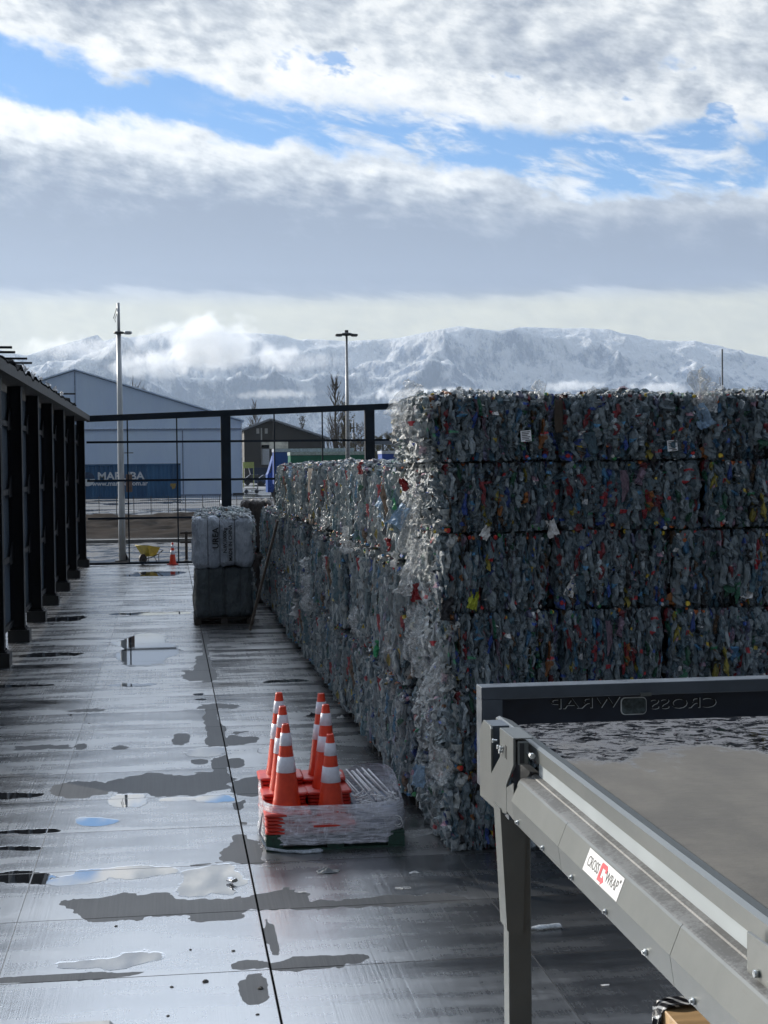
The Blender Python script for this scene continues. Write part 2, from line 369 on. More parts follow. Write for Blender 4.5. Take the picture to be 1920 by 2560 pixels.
def wet_ground(name, c0, c1, wet_lo, scale, rough=.12, bump=.4, stretch=(1, 1, 1)):
    m, n, b = newmat(name); g = n.node('ShaderNodeNewGeometry').outputs['Position']; g = n.vmul(g, stretch)
    f = n.noise(g, scale, 7, .62); f2 = n.noise(g, scale*9, 6, .65); f3 = n.noise(g, scale*60, 3, .6)
    pd = n.ss(n.m('ADD', f, n.m('MULTIPLY', n.m('SUBTRACT', f2, .5), .25)), wet_lo, wet_lo+.05)
    c = n.mix(n.ss(f2, .3, .7), c0, c1); c = n.mix(n.m('MULTIPLY', pd, .5), c, (.02, .02, .02))
    n.l.new(c, b.inputs['Base Color']); n.put(b.inputs['Roughness'], n.lin(pd, 0, 1, .62, rough)); b.inputs['Specular IOR Level'].default_value = .5
    n.l.new(n.bump(n.m('MULTIPLY', n.m('ADD', f2, n.m('MULTIPLY', f3, .5)), n.m('SUBTRACT', 1.0, pd)), bump, .05), b.inputs['Normal'])
    return m
mat_gravel = wet_ground('wet gravel', (.022, .020, .019), (.05, .045, .041), .47, .8)
mat_soil = simple('wet dark soil', (.022, .017, .014), .95, spec=.05, var=.5, scale=.9, bump=.9, bscale=3.5)
mat_asph = wet_ground('wet asphalt', (.035, .037, .04), (.06, .06, .062), .52, .08, .10, .3, (1, .5, 1))
mat_farc = wet_ground('wet far concrete', (.09, .092, .095), (.16, .16, .16), .46, .06, .10, .2, (1, .35, 1))
mat_plain = simple('winter plain', (.06, .07, .05), .9, var=.4, scale=.004, coord='Object')
MB().grid(lambda u, v: (-9000+18000*u, -800+11500*v, -.35), 8, 8, False).build('terrain', mat_plain).__setitem__('kind', 'structure')
MB().grid(lambda u, v: (-60+130*u, 51.4+15.6*v, -.004+.0*u), 40, 10).build('gravel_ground', mat_gravel).__setitem__('kind', 'structure')
MB().box(-60, 70, 66.0, 66.5, -.2, .13).build('kerb', simple('kerb concrete', (.16, .16, .155), .6, scale=2)).__setitem__('kind', 'structure')
def pave(u, v): return (-60+130*u, 66.5+2.6*v, .07)
MB().grid(pave, 20, 2).build('pavement', wet_ground('wet pavement', (.10, .10, .10), (.2, .2, .2), .40, .3, .08, .2)).__setitem__('kind', 'structure')
def berm(u, v):
    x = -60+130*u; y = 69+17*v
    h = math.sin(PI*min(1, v*1.0))**.7 if 0 < v < 1 else 0
    n1 = mn.fractal(Vector((x*.25, y*.35, 0)), 1, 2, 5)
    n2 = mn.fractal(Vector((x*1.1, y*1.3, 7)), 1, 2, 4)
    return (x, y, .02+v*.45+h*(.35+.35*n1)+.16*n2*h)
MB().grid(berm, 420, 60).build('soil_bank', mat_soil).__setitem__('kind', 'structure')
MB().grid(lambda u, v: (-90+220*u, 85.5+45*v, .47), 10, 10, False).build('far_road', mat_asph).__setitem__('kind', 'structure')
MB().grid(lambda u, v: (-400+900*u, 126+700*v, .476), 20, 30, False).build('far_yard', mat_farc).__setitem__('kind', 'structure')
# pale wet pavement strip that curves across the road
def strip(u, v):
    x = -30+60*u; return (x, 96+4.2*v+.0016*(x-6)**2*3, .482)
MB().grid(strip, 60, 2).build('far_path', wet_ground('wet path', (.14, .14, .14), (.2, .2, .2), .35, .2, .06, .15)).__setitem__('kind', 'structure')
MB().grid(lambda u, v: (-90+220*u, 124.6+1.4*v, .60), 4, 1).build('far_kerb', simple('pale kerb', (.3, .3, .3), .4, scale=1)).__setitem__('kind', 'structure')

# ------------------------------------------------------------------ mountains
def mountains():
    na, nr = 900, 170
    a = np.linspace(-.22, .56, na); r = np.linspace(6200, 11500, nr); Ag, Rg = np.meshgrid(a, r)
    # ridge elevation in thousandths of a radian-like units, from the skyline of the photograph
    px = np.array([-600, 0, 70, 150, 290, 500, 690, 760, 870, 1000, 1090, 1150, 1250, 1310, 1420, 1480, 1530, 1620, 1690, 1740, 1820, 1920, 2100, 2600])
    py = np.array([900, 880, 895, 870, 830, 815, 828, 850, 858, 852, 835, 825, 838, 828, 833, 829, 832, 858, 862, 858, 880, 902, 930, 960])
    el = (1166-py)/3850.0; aa = np.arctan((px-960)/3850.0)+yaw
    rid = np.interp(Ag, aa, el)
    X = Rg*np.sin(Ag); Y = Rg*np.cos(Ag)
    def ridged(X, Y, sc, seed, octv=6):
        r_ = 0; amp = 1; tot = 0; wgt = 1
        for i in range(octv):
            q = 1-np.abs(2*vnoise(X*.8+Y*.3+i*31, Y*.8-X*.3+i*7, sc*2**i, seed+i)-1); q = q*q
            r_ = r_+amp*q*wgt; wgt = np.clip(q*1.4, .2, 1); tot += amp; amp *= .52
        return r_/tot
    t = np.clip((Rg-6400)/(10300-6400), 0, 1); prof = t**1.15*(1.0)
    back = np.clip((Rg-10300)/1200, 0, 1)
    n1 = ridged(X, Y, 1/1500., 3, 7); n0 = ridged(X, Y, 1/3600., 13, 4)
    Hh = rid*10300*prof*(1-.7*back)
    k = np.clip(t*1.6, 0, 1)*(1-np.clip((t-.86)/.14, 0, 1)*.72)
    Hh = Hh*(.62+.38*np.clip(t/.95, 0, 1)**2) + k*((n1-.45)*820 + (n0-.4)*420)
    Hh = np.minimum(Hh, (rid*1.0+.0018*(n1-.5))*Rg*1.0+0*Hh)
    Hh = Hh+H*(t > .5)-30*(1-np.clip(t*6, 0, 1))
    V = np.stack([X.ravel(), Y.ravel(), Hh.ravel()], 1)
    I, J = np.meshgrid(np.arange(na-1), np.arange(nr-1)); q = (J*na+I).ravel()
    m, n, b = newmat('snowy rock'); g = n.node('ShaderNodeNewGeometry'); pos = g.outputs['Position']; nrm = n.sep(g.outputs['Normal'])
    z = n.sep(pos)[2]
    f = n.noise(n.vmul(pos, (1, .6, .6)), .0042, 9, .72); f2 = n.noise(n.vmul(pos, (1, .5, .35)), .02, 8, .7)
    rock = n.ss(n.m('ADD', n.m('ADD', n.m('MULTIPLY', nrm[2], .55), n.m('MULTIPLY', f, .7)), n.m('ADD', n.m('MULTIPLY', f2, .8), n.m('MULTIPLY', z, .00038))), 1.24, 1.46)
    c = n.mix(rock, (.13, .185, .30), (.80, .82, .85))
    n.l.new(c, b.inputs['Base Color']); b.inputs['Roughness'].default_value = .8; b.inputs['Specular IOR Level'].default_value = .1
    n.l.new(n.bump(n.m('ADD', f2, n.m('MULTIPLY', f, 2)), 1.0, 60), b.inputs['Normal'])
    o = npmesh('mountains', V, np.stack([q, q+1, q+na+1, q+na], 1), m, smooth=True); tag(o, kind='structure')
mountains()

# ------------------------------------------------------------------ bales of pressed bottles
def pet_material():
    m, n, b = newmat('pressed bottle plastic')
    at = n.node('ShaderNodeAttribute', attribute_name='pc'); col = at.outputs['Color']; al = at.outputs['Alpha']
    tcd = n.node('ShaderNodeTexCoord').outputs['Object']
    f = n.noise(n.vmul(tcd, (1, 1, .5)), 34, 6, .65, .5)
    c = n.mix(n.ss(f, .35, .68), n.mix(1.0, col, (.42, .45, .50), 'MULTIPLY'), n.mix(1.0, col, (1.35, 1.33, 1.30), 'MULTIPLY'))
    n.l.new(c, b.inputs['Base Color']); b.inputs['Roughness'].default_value = .22
    n.put(b.inputs['Roughness'], n.lin(f, .3, .7, .18, .48)); b.inputs['IOR'].default_value = 1.56
    n.l.new(n.bump(n.noise(tcd, 75, 4, .7, .8), .75, .012), b.inputs['Normal'])
    # clear pieces let some light through
    tr = n.node('ShaderNodeBsdfTransparent'); mx = n.node('ShaderNodeMixShader')
    n.l.new(n.m('MULTIPLY', n.m('SUBTRACT', 1.0, al), n.ss(f, .45, .62, .0, .5)), mx.inputs[0])
    out = n.n['Material Output']; n.l.new(b.outputs[0], mx.inputs[1]); n.l.new(tr.outputs[0], mx.inputs[2]); n.l.new(mx.outputs[0], out.inputs[0])
    return m
mat_pet = pet_material()
PAL = [((.50, .54, .55), 30, .35), ((.36, .41, .44), 26, .35), ((.22, .30, .34), 16, .5), ((.66, .69, .70), 12, .45), ((.14, .26, .32), 8, .6),
       ((.10, .30, .52), 2.6, .7), ((.05, .12, .48), 1.8, 1), ((.05, .24, .13), 3.2, .8), ((.50, .035, .05), 3.4, 1), ((.60, .45, .06), 1.6, 1),
       ((.80, .80, .80), 3.0, 1), ((.22, .12, .06), 2.0, .9), ((.50, .30, .38), 2.4, .9), ((.30, .28, .42), 2.4, .8), ((.03, .03, .035), 4, 1), ((.62, .20, .05), 1.0, 1)]
PC = np.array([p[0] for p in PAL]); PW = np.array([p[1] for p in PAL]); PW = PW/PW.sum(); PA = np.array([p[2] for p in PAL])
CAPC = np.array([(.75, .75, .75), (.5, .02, .02), (.03, .1, .5), (.02, .02, .02), (.05, .3, .1), (.6, .45, .04), (.7, .72, .75), (.1, .3, .6), (.6, .15, .03)])
BOT = [np.array([.25, .32, .85, 1.0, .92, 1.0, .95, .7]), np.array([.7, 1., .9, 1.05, .95, 1.0, .6, .3]), np.array([.5, .9, 1.1, .8, 1.05, .9, .9, .5]), np.array([.9, 1, 1, .7, .9, 1.1, .9, .8])]
BT = np.array([0, .12, .26, .40, .55, .72, .9, 1.0])-.5
def pieces(rg, n, U, Vv, Nn, O, su, sv, lr, wr, dr, vert=1.0, colorful=1.0, light=0.0, tint=(1, 1, 1), bulge=.05, er=1.0, jit=.26):
    """n crushed bottles on the face with origin O, unit axes U (across), Vv (up), Nn (out)"""
    K = 6; Rn = 8; VV = []; FF = []; CC = []
    for i in range(n):
        L = rg.uniform(*lr); wd = rg.uniform(*wr)*.5*(1.9 if rg.random() < .06 else 1); dp = rg.uniform(*dr)*.5
        prof = BOT[rg.integers(len(BOT))]*wd
        if rg.random() < .5: prof = prof[::-1]
        t = BT*L
        bend = rg.normal(0, .012, Rn).cumsum()*jit*3; bo = rg.normal(0, .010, Rn)
        ang = 2*np.pi*np.arange(K)/K + rg.uniform(0, 1)
        tw = rg.normal(0, .25)*np.arange(Rn)/Rn
        rr = 1+rg.normal(0, jit, (Rn, K))
        A2 = ang[None]+tw[:, None]
        pu = bend[:, None]+np.cos(A2)*prof[:, None]*rr
        pn = bo[:, None]+np.sin(A2)*dp*rr*(prof[:, None]/wd)
        pv = np.repeat(t[:, None], K, 1)+rg.normal(0, .004, (Rn, K))
        ro = rg.normal(0, .10 if rg.random() < vert else .9)
        c, s = math.cos(ro), math.sin(ro)
        qu = pu*c-pv*s; qv = pu*s+pv*c
        cu = rg.uniform(-su/2, su/2); cv = rg.uniform(-sv/2, sv/2)
        # stay inside the bale's outline
        lim = sv/2-.5*L*abs(c); cv = np.clip(cv, -max(lim, 0)-.004, max(lim, 0)+.004); lim = su/2-.5*wd; cu = np.clip(cu, -lim, lim)
        ed = max(0, abs(cu)-(su/2-.07))/.07; ed2 = max(0, abs(cv)+.5*L-(sv/2-.06))/.06
        on = rg.normal(0, .020)-(.075*ed*ed+.026*ed2)*er+bulge*(1-(2*cu/su)**2)*(1-(2*cv/sv)**2)
        tl = rg.normal(0, .10)
        P_ = O[None, None]+U*(cu+qu)[..., None]+Vv*(cv+qv)[..., None]+Nn*(on+pn+tl*pv)[..., None]
        o = len(VV)*Rn*K if False else None
        VV.append(P_.reshape(-1, 3)); ci = rg.choice(len(PW), p=PW); cc = PC[ci]*rg.uniform(.7, 1.2); a = PA[ci]
        if ci > 4 and rg.random() > colorful: cc = PC[rg.integers(0, 4)]; a = .4
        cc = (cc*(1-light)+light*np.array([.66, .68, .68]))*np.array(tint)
        fc = np.tile(np.array([*cc, a]), (Rn-1)*K).reshape(-1, 4)
        if ci <= 4 and rg.random() < .22:                    # printed sleeve round a clear bottle
            k0 = rg.integers(2, 5); lc = PC[rg.choice([5, 6, 7, 8, 9, 10, 12, 8], p=None)]
            fc[k0*K:(k0+1)*K, :3] = lc*.9; fc[k0*K:(k0+1)*K, 3] = 1
        CC.append(fc)
    base = np.array([[r*K+k, r*K+(k+1) % K, (r+1)*K+(k+1) % K, (r+1)*K+k] for r in range(Rn-1) for k in range(K)])
    F_ = (base[None]+(np.arange(n)*Rn*K)[:, None, None]).reshape(-1, 4)
    return np.concatenate(VV), F_, np.concatenate(CC)
def caps(rg, n, U, Vv, Nn, O, su, sv):
    VV = []; FF = []; CC = []; K = 8
    for i in range(n):
        r = rg.uniform(.011, .018)*(1.5 if rg.random() < .1 else 1); h = .014
        cu = rg.uniform(-su/2+.03, su/2-.03); cv = (rg.choice([-1, 1])*(sv/2-rg.uniform(.005, .05))) if rg.random() < .6 else rg.uniform(-sv/2, sv/2)
        nn_ = Nn+rg.normal(0, .35, 3); nn_ /= np.linalg.norm(nn_); x = np.cross(nn_, [.3, .2, .9]); x /= np.linalg.norm(x); y = np.cross(nn_, x)
        a = 2*np.pi*np.arange(K)/K; c0 = O+U*cu+Vv*cv+Nn*rg.uniform(.01, .045)
        ring = lambda rr, t: c0+nn_*t+np.cos(a)[:, None]*x*rr+np.sin(a)[:, None]*y*rr
        VV.append(np.concatenate([ring(r, -h), ring(r, 0), ring(r*.8, .001)])); cc = CAPC[rg.integers(len(CAPC))]
        fs = [(k, (k+1) % K, K+(k+1) % K, K+k) for k in range(K)]+[(K+k, K+(k+1) % K, 2*K+(k+1) % K, 2*K+k) for k in range(K)]+[(2*K, 2*K+1, 2*K+2, 2*K+3), (2*K, 2*K+3, 2*K+4, 2*K+7), (2*K+4, 2*K+5, 2*K+6, 2*K+7)]
        FF.append(np.array(fs)+i*3*K); CC.append(np.tile(np.array([*cc, 1.0]), len(fs)).reshape(-1, 4))
    return np.concatenate(VV), np.concatenate(FF), np.concatenate(CC)
AX = {'-y': ((1, 0, 0), (0, 0, 1), (0, -1, 0)), '+y': ((-1, 0, 0), (0, 0, 1), (0, 1, 0)), '-x': ((0, -1, 0), (0, 0, 1), (-1, 0, 0)), '+x': ((0, 1, 0), (0, 0, 1), (1, 0, 0)), '+z': ((1, 0, 0), (0, 1, 0), (0, 0, 1))}
def bale_mesh(name, w_, d_, h_, dens, seed, styles=None, ncap=26):
    """pressed bale, origin at the middle of its base; dens = pieces per face"""
    rg = np.random.default_rng(seed); Vs = []; Fs = []; Cs = []; off = 0
    def add(t):
        nonlocal off
        Vs.append(t[0]); Fs.append(t[1]+off); Cs.append(t[2]); off += len(t[0])
    i = .035
    x0, x1, y0, y1, z0, z1 = -w_/2+i, w_/2-i, -d_/2+i, d_/2-i, i*.6, h_-i*.8
    cv = np.array([(x, y, z) for z in (z0, z1) for y in (y0, y1) for x in (x0, x1)], float)
    cf = np.array([(0, 2, 3, 1), (4, 5, 7, 6), (0, 1, 5, 4), (2, 6, 7, 3), (0, 4, 6, 2), (1, 3, 7, 5)])
    add((cv, cf, np.tile([.035, .04, .045, 1.0], (6, 1))))
    for k, n_ in dens.items():
        U, Vv, Nn = (np.array(q, float) for q in AX[k])
        if k in ('-y', '+y'): su, sv, O = w_, h_, np.array([0, (-1 if k == '-y' else 1)*(d_/2-.02), h_/2])
        elif k in ('-x', '+x'): su, sv, O = d_, h_, np.array([(-1 if k == '-x' else 1)*(w_/2-.02), 0, h_/2])
        else: su, sv, O = w_, d_, np.array([0, 0, h_-.03])
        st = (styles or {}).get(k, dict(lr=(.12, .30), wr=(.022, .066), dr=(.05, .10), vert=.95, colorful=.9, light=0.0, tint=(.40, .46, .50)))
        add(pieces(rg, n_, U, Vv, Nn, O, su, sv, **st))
        if n_ > 60: add(caps(rg, int(ncap*n_/300)+3, U, Vv, Nn, O, su, sv))
    return np.concatenate(Vs), np.concatenate(Fs), np.concatenate(Cs)
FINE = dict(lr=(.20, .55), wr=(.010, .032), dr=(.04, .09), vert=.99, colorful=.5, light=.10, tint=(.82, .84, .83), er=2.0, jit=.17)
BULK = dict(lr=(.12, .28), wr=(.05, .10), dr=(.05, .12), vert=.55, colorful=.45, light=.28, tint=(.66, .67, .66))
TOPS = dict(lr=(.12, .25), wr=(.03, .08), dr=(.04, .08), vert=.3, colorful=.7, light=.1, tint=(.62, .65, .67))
def proto(kind, seed):
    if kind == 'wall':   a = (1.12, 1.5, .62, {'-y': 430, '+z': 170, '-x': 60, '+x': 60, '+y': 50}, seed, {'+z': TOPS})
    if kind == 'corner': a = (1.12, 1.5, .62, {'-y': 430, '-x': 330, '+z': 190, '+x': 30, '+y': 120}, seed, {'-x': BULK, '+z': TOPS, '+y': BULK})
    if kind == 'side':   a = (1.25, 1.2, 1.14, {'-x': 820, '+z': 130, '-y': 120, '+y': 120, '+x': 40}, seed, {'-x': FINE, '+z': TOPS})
    V, Fq, C = bale_mesh('b', *a)
    o = npmesh('bottle_bale', V, Fq, mat_pet, C); COL.objects.unlink(o)
    return o.data
PROT = {k: [proto(k, s) for s in ss] for k, ss in {'wall': (1, 2, 3, 4), 'corner': (21, 22, 23), 'side': (41, 42, 43, 44, 45)}.items()}
ORD = ['first', 'second', 'third', 'fourth', 'fifth', 'sixth', 'seventh', 'eighth', 'ninth', 'tenth', 'eleventh', 'twelfth', 'thirteenth', 'fourteenth', 'fifteenth', 'sixteenth', 'seventeenth', 'eighteenth']
def place_bale(me, loc, sc, rz, label, group):
    o = bpy.data.objects.new('bottle_bale', me); COL.objects.link(o); o.location = loc; o.scale = sc; o.rotation_euler = (random.uniform(-.010, .010), random.uniform(-.012, .012), rz)
    return tag(o, label, 'bale', group)
CY = 12.46
ROWZ = [0.0, .66, 1.325, 1.98, 2.645, 3.225, 3.79]
ROWX = [[2.24, 3.33, 4.30, 5.4, 6.5, 7.6], [2.22, 3.30, 4.36, 5.42, 6.5, 7.6], [2.20, 3.22, 4.12, 5.24, 6.35, 7.5], [2.18, 3.15, 4.18, 5.30, 6.4, 7.5], [2.14, 3.24, 4.47, 5.60, 6.7, 7.8], [2.06, 3.21, 4.47, 5.65, 6.8, 7.9]]
ROWN = ['bottom', 'second lowest', 'third lowest', 'third highest', 'second highest', 'top']
ROWY = [0, .02, .0, .02, .05, .03]
bales = {}
for r in range(6):
    z0, z1 = ROWZ[r], ROWZ[r+1]
    for c in range(5):
        x0, x1 = ROWX[r][c], ROWX[r][c+1]
        pool = PROT['corner'] if c == 0 else PROT['wall']
        me = pool[(r*2+c) % len(pool)]
        if c == 0: lab = 'pale-sided corner bale of pressed bottles in the %s row of the facing wall' % ROWN[r]
        else: lab = 'crushed bottle bale, %s row of the shaded facing wall, %s from its left corner' % (ROWN[r], ORD[c])
        zj = random.uniform(-.012, .012) if r else 0
        bales[(r, c)] = place_bale(me, ((x0+x1)/2, CY+.75+ROWY[r]+random.uniform(-.05, .05), z0+.004+zj), ((x1-x0-.075)/1.12, 1.0, (z1-z0-.022)/.62), random.uniform(-.012, .012), lab, 'bottle bales of the facing wall')
# side wall running away from the corner, three tall bales high, two at its far end
SZ = [0.0, 1.16, 2.32, 3.26]; SN = ['bottom', 'middle', 'top']
ends = [None, None, None]
for t, (ys, n_) in enumerate([(14.02, 18), (14.02, 17), (14.02, 14)]):
    y = ys; rg = random.Random(50+t)
    for k in range(n_):
        L = 1.17+rg.uniform(-.06, .05); g = rg.uniform(.01, .05) if k % 2 == 0 else rg.uniform(.06, .16)
        me = PROT['side'][(k*3+t*2) % 5]
        xo = 2.19+(.05 if k % 2 else -.04)+rg.uniform(-.04, .04)-(.03 if t == 2 else 0)
        bales[('s', t, k)] = place_bale(me, (xo+.625, y+L/2, SZ[t]+(.12 if t == 0 else 0.004)), (1, L/1.2, (SZ[t+1]-SZ[t]-(.12 if t == 0 else .0)-rg.uniform(.05, .09))/1.14), rg.uniform(-.015, .015),
            'tall pale bottle bale, %s layer of the receding side wall, %s from the corner' % (SN[t], ORD[k]), 'bottle bales of the side wall')
        y += L+g
    ends[t] = y

# pallets under the side wall
mat_wood = simple('weathered wood', (.085, .065, .05), .75, var=.35, scale=6, bump=.3, bscale=40, stretch=(1, 8, 8))
mat_dwood = simple('wet dark wood', (.035, .028, .022), .5, var=.4, scale=6, bump=.3, stretch=(8, 1, 8))
def pallet(name, loc, w_, d_, mat, label, rz=0, h=.12, group=None):
    t = empty(name, loc, rz); tag(t, label, 'pallet', group)
    for k in range(3):
        y = -d_/2+.05+k*(d_-.1)/2
        m = MB(); m.box(-w_/2, w_/2, y-.05, y+.05, 0, .016); m.build('bottom_board', mat, t, fix=False)
        for j in range(3):
            x = -w_/2+.07+j*(w_-.14)/2; MB().box(x-.07, x+.07, y-.045, y+.045, .017, h-.034).build('block', mat, t)
    for k in range(7):
        y = -d_/2+.05+k*(d_-.1)/6; MB().box(-w_/2, w_/2, y-.045, y+.045, h-.018, h).build('deck_board', mat, t)
    for j in range(3):
        x = -w_/2+.05+j*(w_-.1)/2; MB().box(x-.045, x+.045, -d_/2, d_/2, h-.033, h-.019).build('stringer', mat, t)
    return t
p0 = None; y = 14.02
for k in range(18):
    L = 1.22
    if p0 is None: p0 = pallet('pallet', (2.83, y+L/2, 0), 1.15, 1.1, mat_dwood, 'dark wooden pallet under the side wall, first from the corner', group='pallets under the side wall'); pp = p0
    else: pp = copy_tree(p0, None, 'dark wooden pallet under the side wall, %s from the corner' % ORD[k]); pp.location = (2.83+random.uniform(-.03, .03), y+L/2, 0)
    y += L+.045

# loose plastic sticking out of the bales
def film_mat(name, col, alpha=.35, rough=.15):
    m, n, b = newmat(name); tcd = n.node('ShaderNodeTexCoord').outputs['Object']
    f = n.noise(tcd, 22, 6, .65, 1.2)
    n.l.new(n.mix(n.ss(f, .3, .7), tuple(c*.7 for c in col), col), b.inputs['Base Color']); b.inputs['Roughness'].default_value = rough
    n.l.new(n.bump(f, .8, .03), b.inputs['Normal'])
    n.put(b.inputs['Alpha'], n.ss(f, .35, .7, alpha, min(1, alpha+.5)))
    return m
mf_clear = film_mat('clear film', (.75, .77, .78), .25); mf_white = film_mat('white plastic', (.8, .8, .8), 1, .35)
mf_red = film_mat('red label', (.30, .015, .02), 1, .3); mf_blue = film_mat('pale blue plastic', (.38, .55, .75), .8, .3)
mf_green = film_mat('green plastic', (.03, .35, .14), .9, .3); mf_yel = film_mat('yellow net', (.45, .5, .05), 1, .4); mf_black = film_mat('black plastic', (.02, .02, .025), 1, .3)
def scrap(name, mat, loc, size, seed, parent=None, rot=(0, 0, 0), amp=.28, aspect=1.5):
    rg = random.Random(seed); ph = rg.uniform(0, 99)
    def fn(u, v):
        x = (u-.5)*size; y = (v-.5)*size*aspect
        e = 1-.35*abs(mn.noise(Vector((u*3, v*3, ph))))*(1 if (u in (0, 1) or v in (0, 1)) else 0)
        return (x*e*(1-.3*v), amp*size*mn.fractal(Vector((u*2.6, v*2.6, ph)), 1, 2, 4)*1.6, y*e)
    o = MB().grid(fn, 14, 14, False).build(name, mat, None, fix=False)
    mw = Matrix.Translation(loc) @ Matrix.Rotation(rot[2], 4, 'Z') @ Matrix.Rotation(rot[1], 4, 'Y') @ Matrix.Rotation(rot[0], 4, 'X')
    if parent:
        o.parent = parent; pm = Matrix.LocRotScale(parent.location, parent.rotation_euler, parent.scale); o.matrix_parent_inverse = pm.inverted()
    o.matrix_world = mw; o.rotation_euler = mw.to_euler(); o.location = loc
    return o
def on_side(px_, py_):           # a point of the side wall's lit face
    d = fw + RT*((px_-960)/F) - UP*((py_-1280)/F); t = 2.10/d.x
    return (2.10, d.y*t, H+d.z*t)
def nearest(loc, side):
    best = None
    for k, o in bales.items():
        if (k[0] == 's') != side: continue
        dd = (o.location+Vector((0, 0, .3))-Vector(loc)).length
        if best is None or dd < best[0]: best = (dd, o)
    return best[1]
for i, (px_, py_, sz, mt, kind, lab) in enumerate([
    (987, 1362, .12, mf_red, 'side', 'red and white torn wrapper'), (1000, 1400, .14, mf_white, 'side', None), (775, 1440, .42, mf_clear, 'side', None), (745, 1520, .24, mf_white, 'side', 'white bag corner'),
    (970, 1268, .20, mf_blue, 'side', 'pale blue bag'), (733, 1180, .16, mf_blue, 'side', None), (912, 1170, .12, mf_red, 'side', None), (1000, 1262, .1, mf_green, 'side', None),
    (880, 1350, .28, mf_clear, 'side', None), (780, 1480, .4, mf_clear, 'side', None), (830, 1420, .25, mf_clear, 'side', None), (990, 1600, .2, mf_clear, 'side', None), (900, 1550, .2, mf_clear, 'side', None), (820, 1300, .2, mf_clear, 'side', None),
    (720, 1170, .09, mf_red, 'side', None), (745, 1195, .08, mf_red, 'side', None), (955, 1620, .12, mf_green, 'side', None)]):
    loc = on_side(px_, py_); b_ = nearest(loc, True)
    o = scrap('plastic_flap', mt, (loc[0]-.05, loc[1], loc[2]), sz, 200+i, b_, (0, random.uniform(-.5, .5), PI/2+random.uniform(-.5, .3)))
    if lab: o['label'] = lab
for i, (px_, py_, sz, mt) in enumerate([(1050, 1480, .11, mf_red), (1020, 1440, .24, mf_clear), (1184, 1498, .12, mf_yel), (1120, 1520, .18, mf_black), (1000, 1290, .16, mf_blue), (1015, 1010, .30, mf_clear), (1000, 1040, .2, mf_clear), (1040, 1060, .16, mf_clear),
    (1010, 1210, .09, mf_red), (1035, 1250, .2, mf_clear), (1025, 1330, .24, mf_clear), (1060, 1400, .25, mf_clear), (1035, 1560, .22, mf_clear), (1050, 1640, .25, mf_clear), (1080, 1700, .2, mf_clear), (1100, 1910, .22, mf_clear), (1075, 1940, .14, mf_blue),
    (1214, 1980, .14, mf_white), (1215, 1330, .10, mf_white), (1748, 968, .26, mf_clear), (1775, 990, .22, mf_clear), (1352, 978, .15, mf_clear), (1755, 1040, .16, mf_blue), (1795, 1050, .14, mf_blue), (1380, 1320, .12, mf_white), (1427, 1470, .10, mf_white), (1540, 1385, .10, mf_clear), (1860, 1470, .16, mf_white),
    (1150, 985, .10, mf_clear), (1480, 985, .09, mf_clear), (1880, 985, .10, mf_clear)]):
    loc = W(px_, py_, CY-.03 if px_ > 1075 else CY+.35); b_ = nearest(loc, False)
    if px_ <= 1075: loc = (min(loc[0], 2.06), loc[1], loc[2])
    scrap('plastic_flap', mt, loc, sz, 300+i, b_, (random.uniform(-.5, .5), random.uniform(-.6, .6), random.uniform(-.9, .6)))
# paper tags on two bales of the top row, each with its printed lines
mat_paper = simple('paper tag', (.72, .74, .78), .6, var=.08); mat_ink = simple('ink', (.03, .03, .04), .5)
for (px_, py_, key) in [(1315, 1090, (5, 0)), (1681, 1114, (5, 1))]:
    p = W(px_, py_, CY-.065); par = bales[key]
    t = MB().box(-.045, .045, -.002, .002, -.045, .045).build('paper_tag', mat_paper)
    k = MB()
    for j in range(5): k.box(-.036, .036-.012*(j % 3), -.0045, -.0028, .030-.014*j, .036-.014*j)
    k.box(-.01, .036, -.0045, -.0028, -.040, -.033)
    q = k.build('printed_lines', mat_ink, t)
    t.parent = par; t.matrix_parent_inverse = Matrix.LocRotScale(par.location, par.rotation_euler, par.scale).inverted(); t.location = p; t.rotation_euler = (0, -.08, .1)
# brown cardboard wedged between the first two bales of the top row, and one sheet in the side wall
mat_card = simple('brown cardboard', (.045, .034, .026), .85, var=.25, scale=5, bump=.2)
def card(px_, py_, Y, w_, h_, lab, rz=0.0, side=False):
    p = on_side(px_, py_) if side else W(px_, py_, Y)
    sd = random.uniform(0, 50)
    o = MB().grid(lambda u, v: ((u-.5)*w_*(1-.25*abs(v-.5)), .02*mn.noise(Vector((u*3, v*4, sd))), (v-.5)*h_), 8, 12).build('cardboard_sheet', mat_card, None, fix=False)
    s = o.modifiers.new('s', 'SOLIDIFY'); s.thickness = .008
    o.location = p; o.rotation_euler = (0, 0, rz); return tag(o, lab, 'cardboard')
card(1397, 1040, CY-.02, .075, .27, 'brown cardboard strip wedged between the first two bales of the top row')
c_ = card(786, 1240, 0, .34, .80, 'dark brown cardboard sheet squeezed between two tall bales of the side wall', PI/2+.15, True); c_.location.x = 2.06

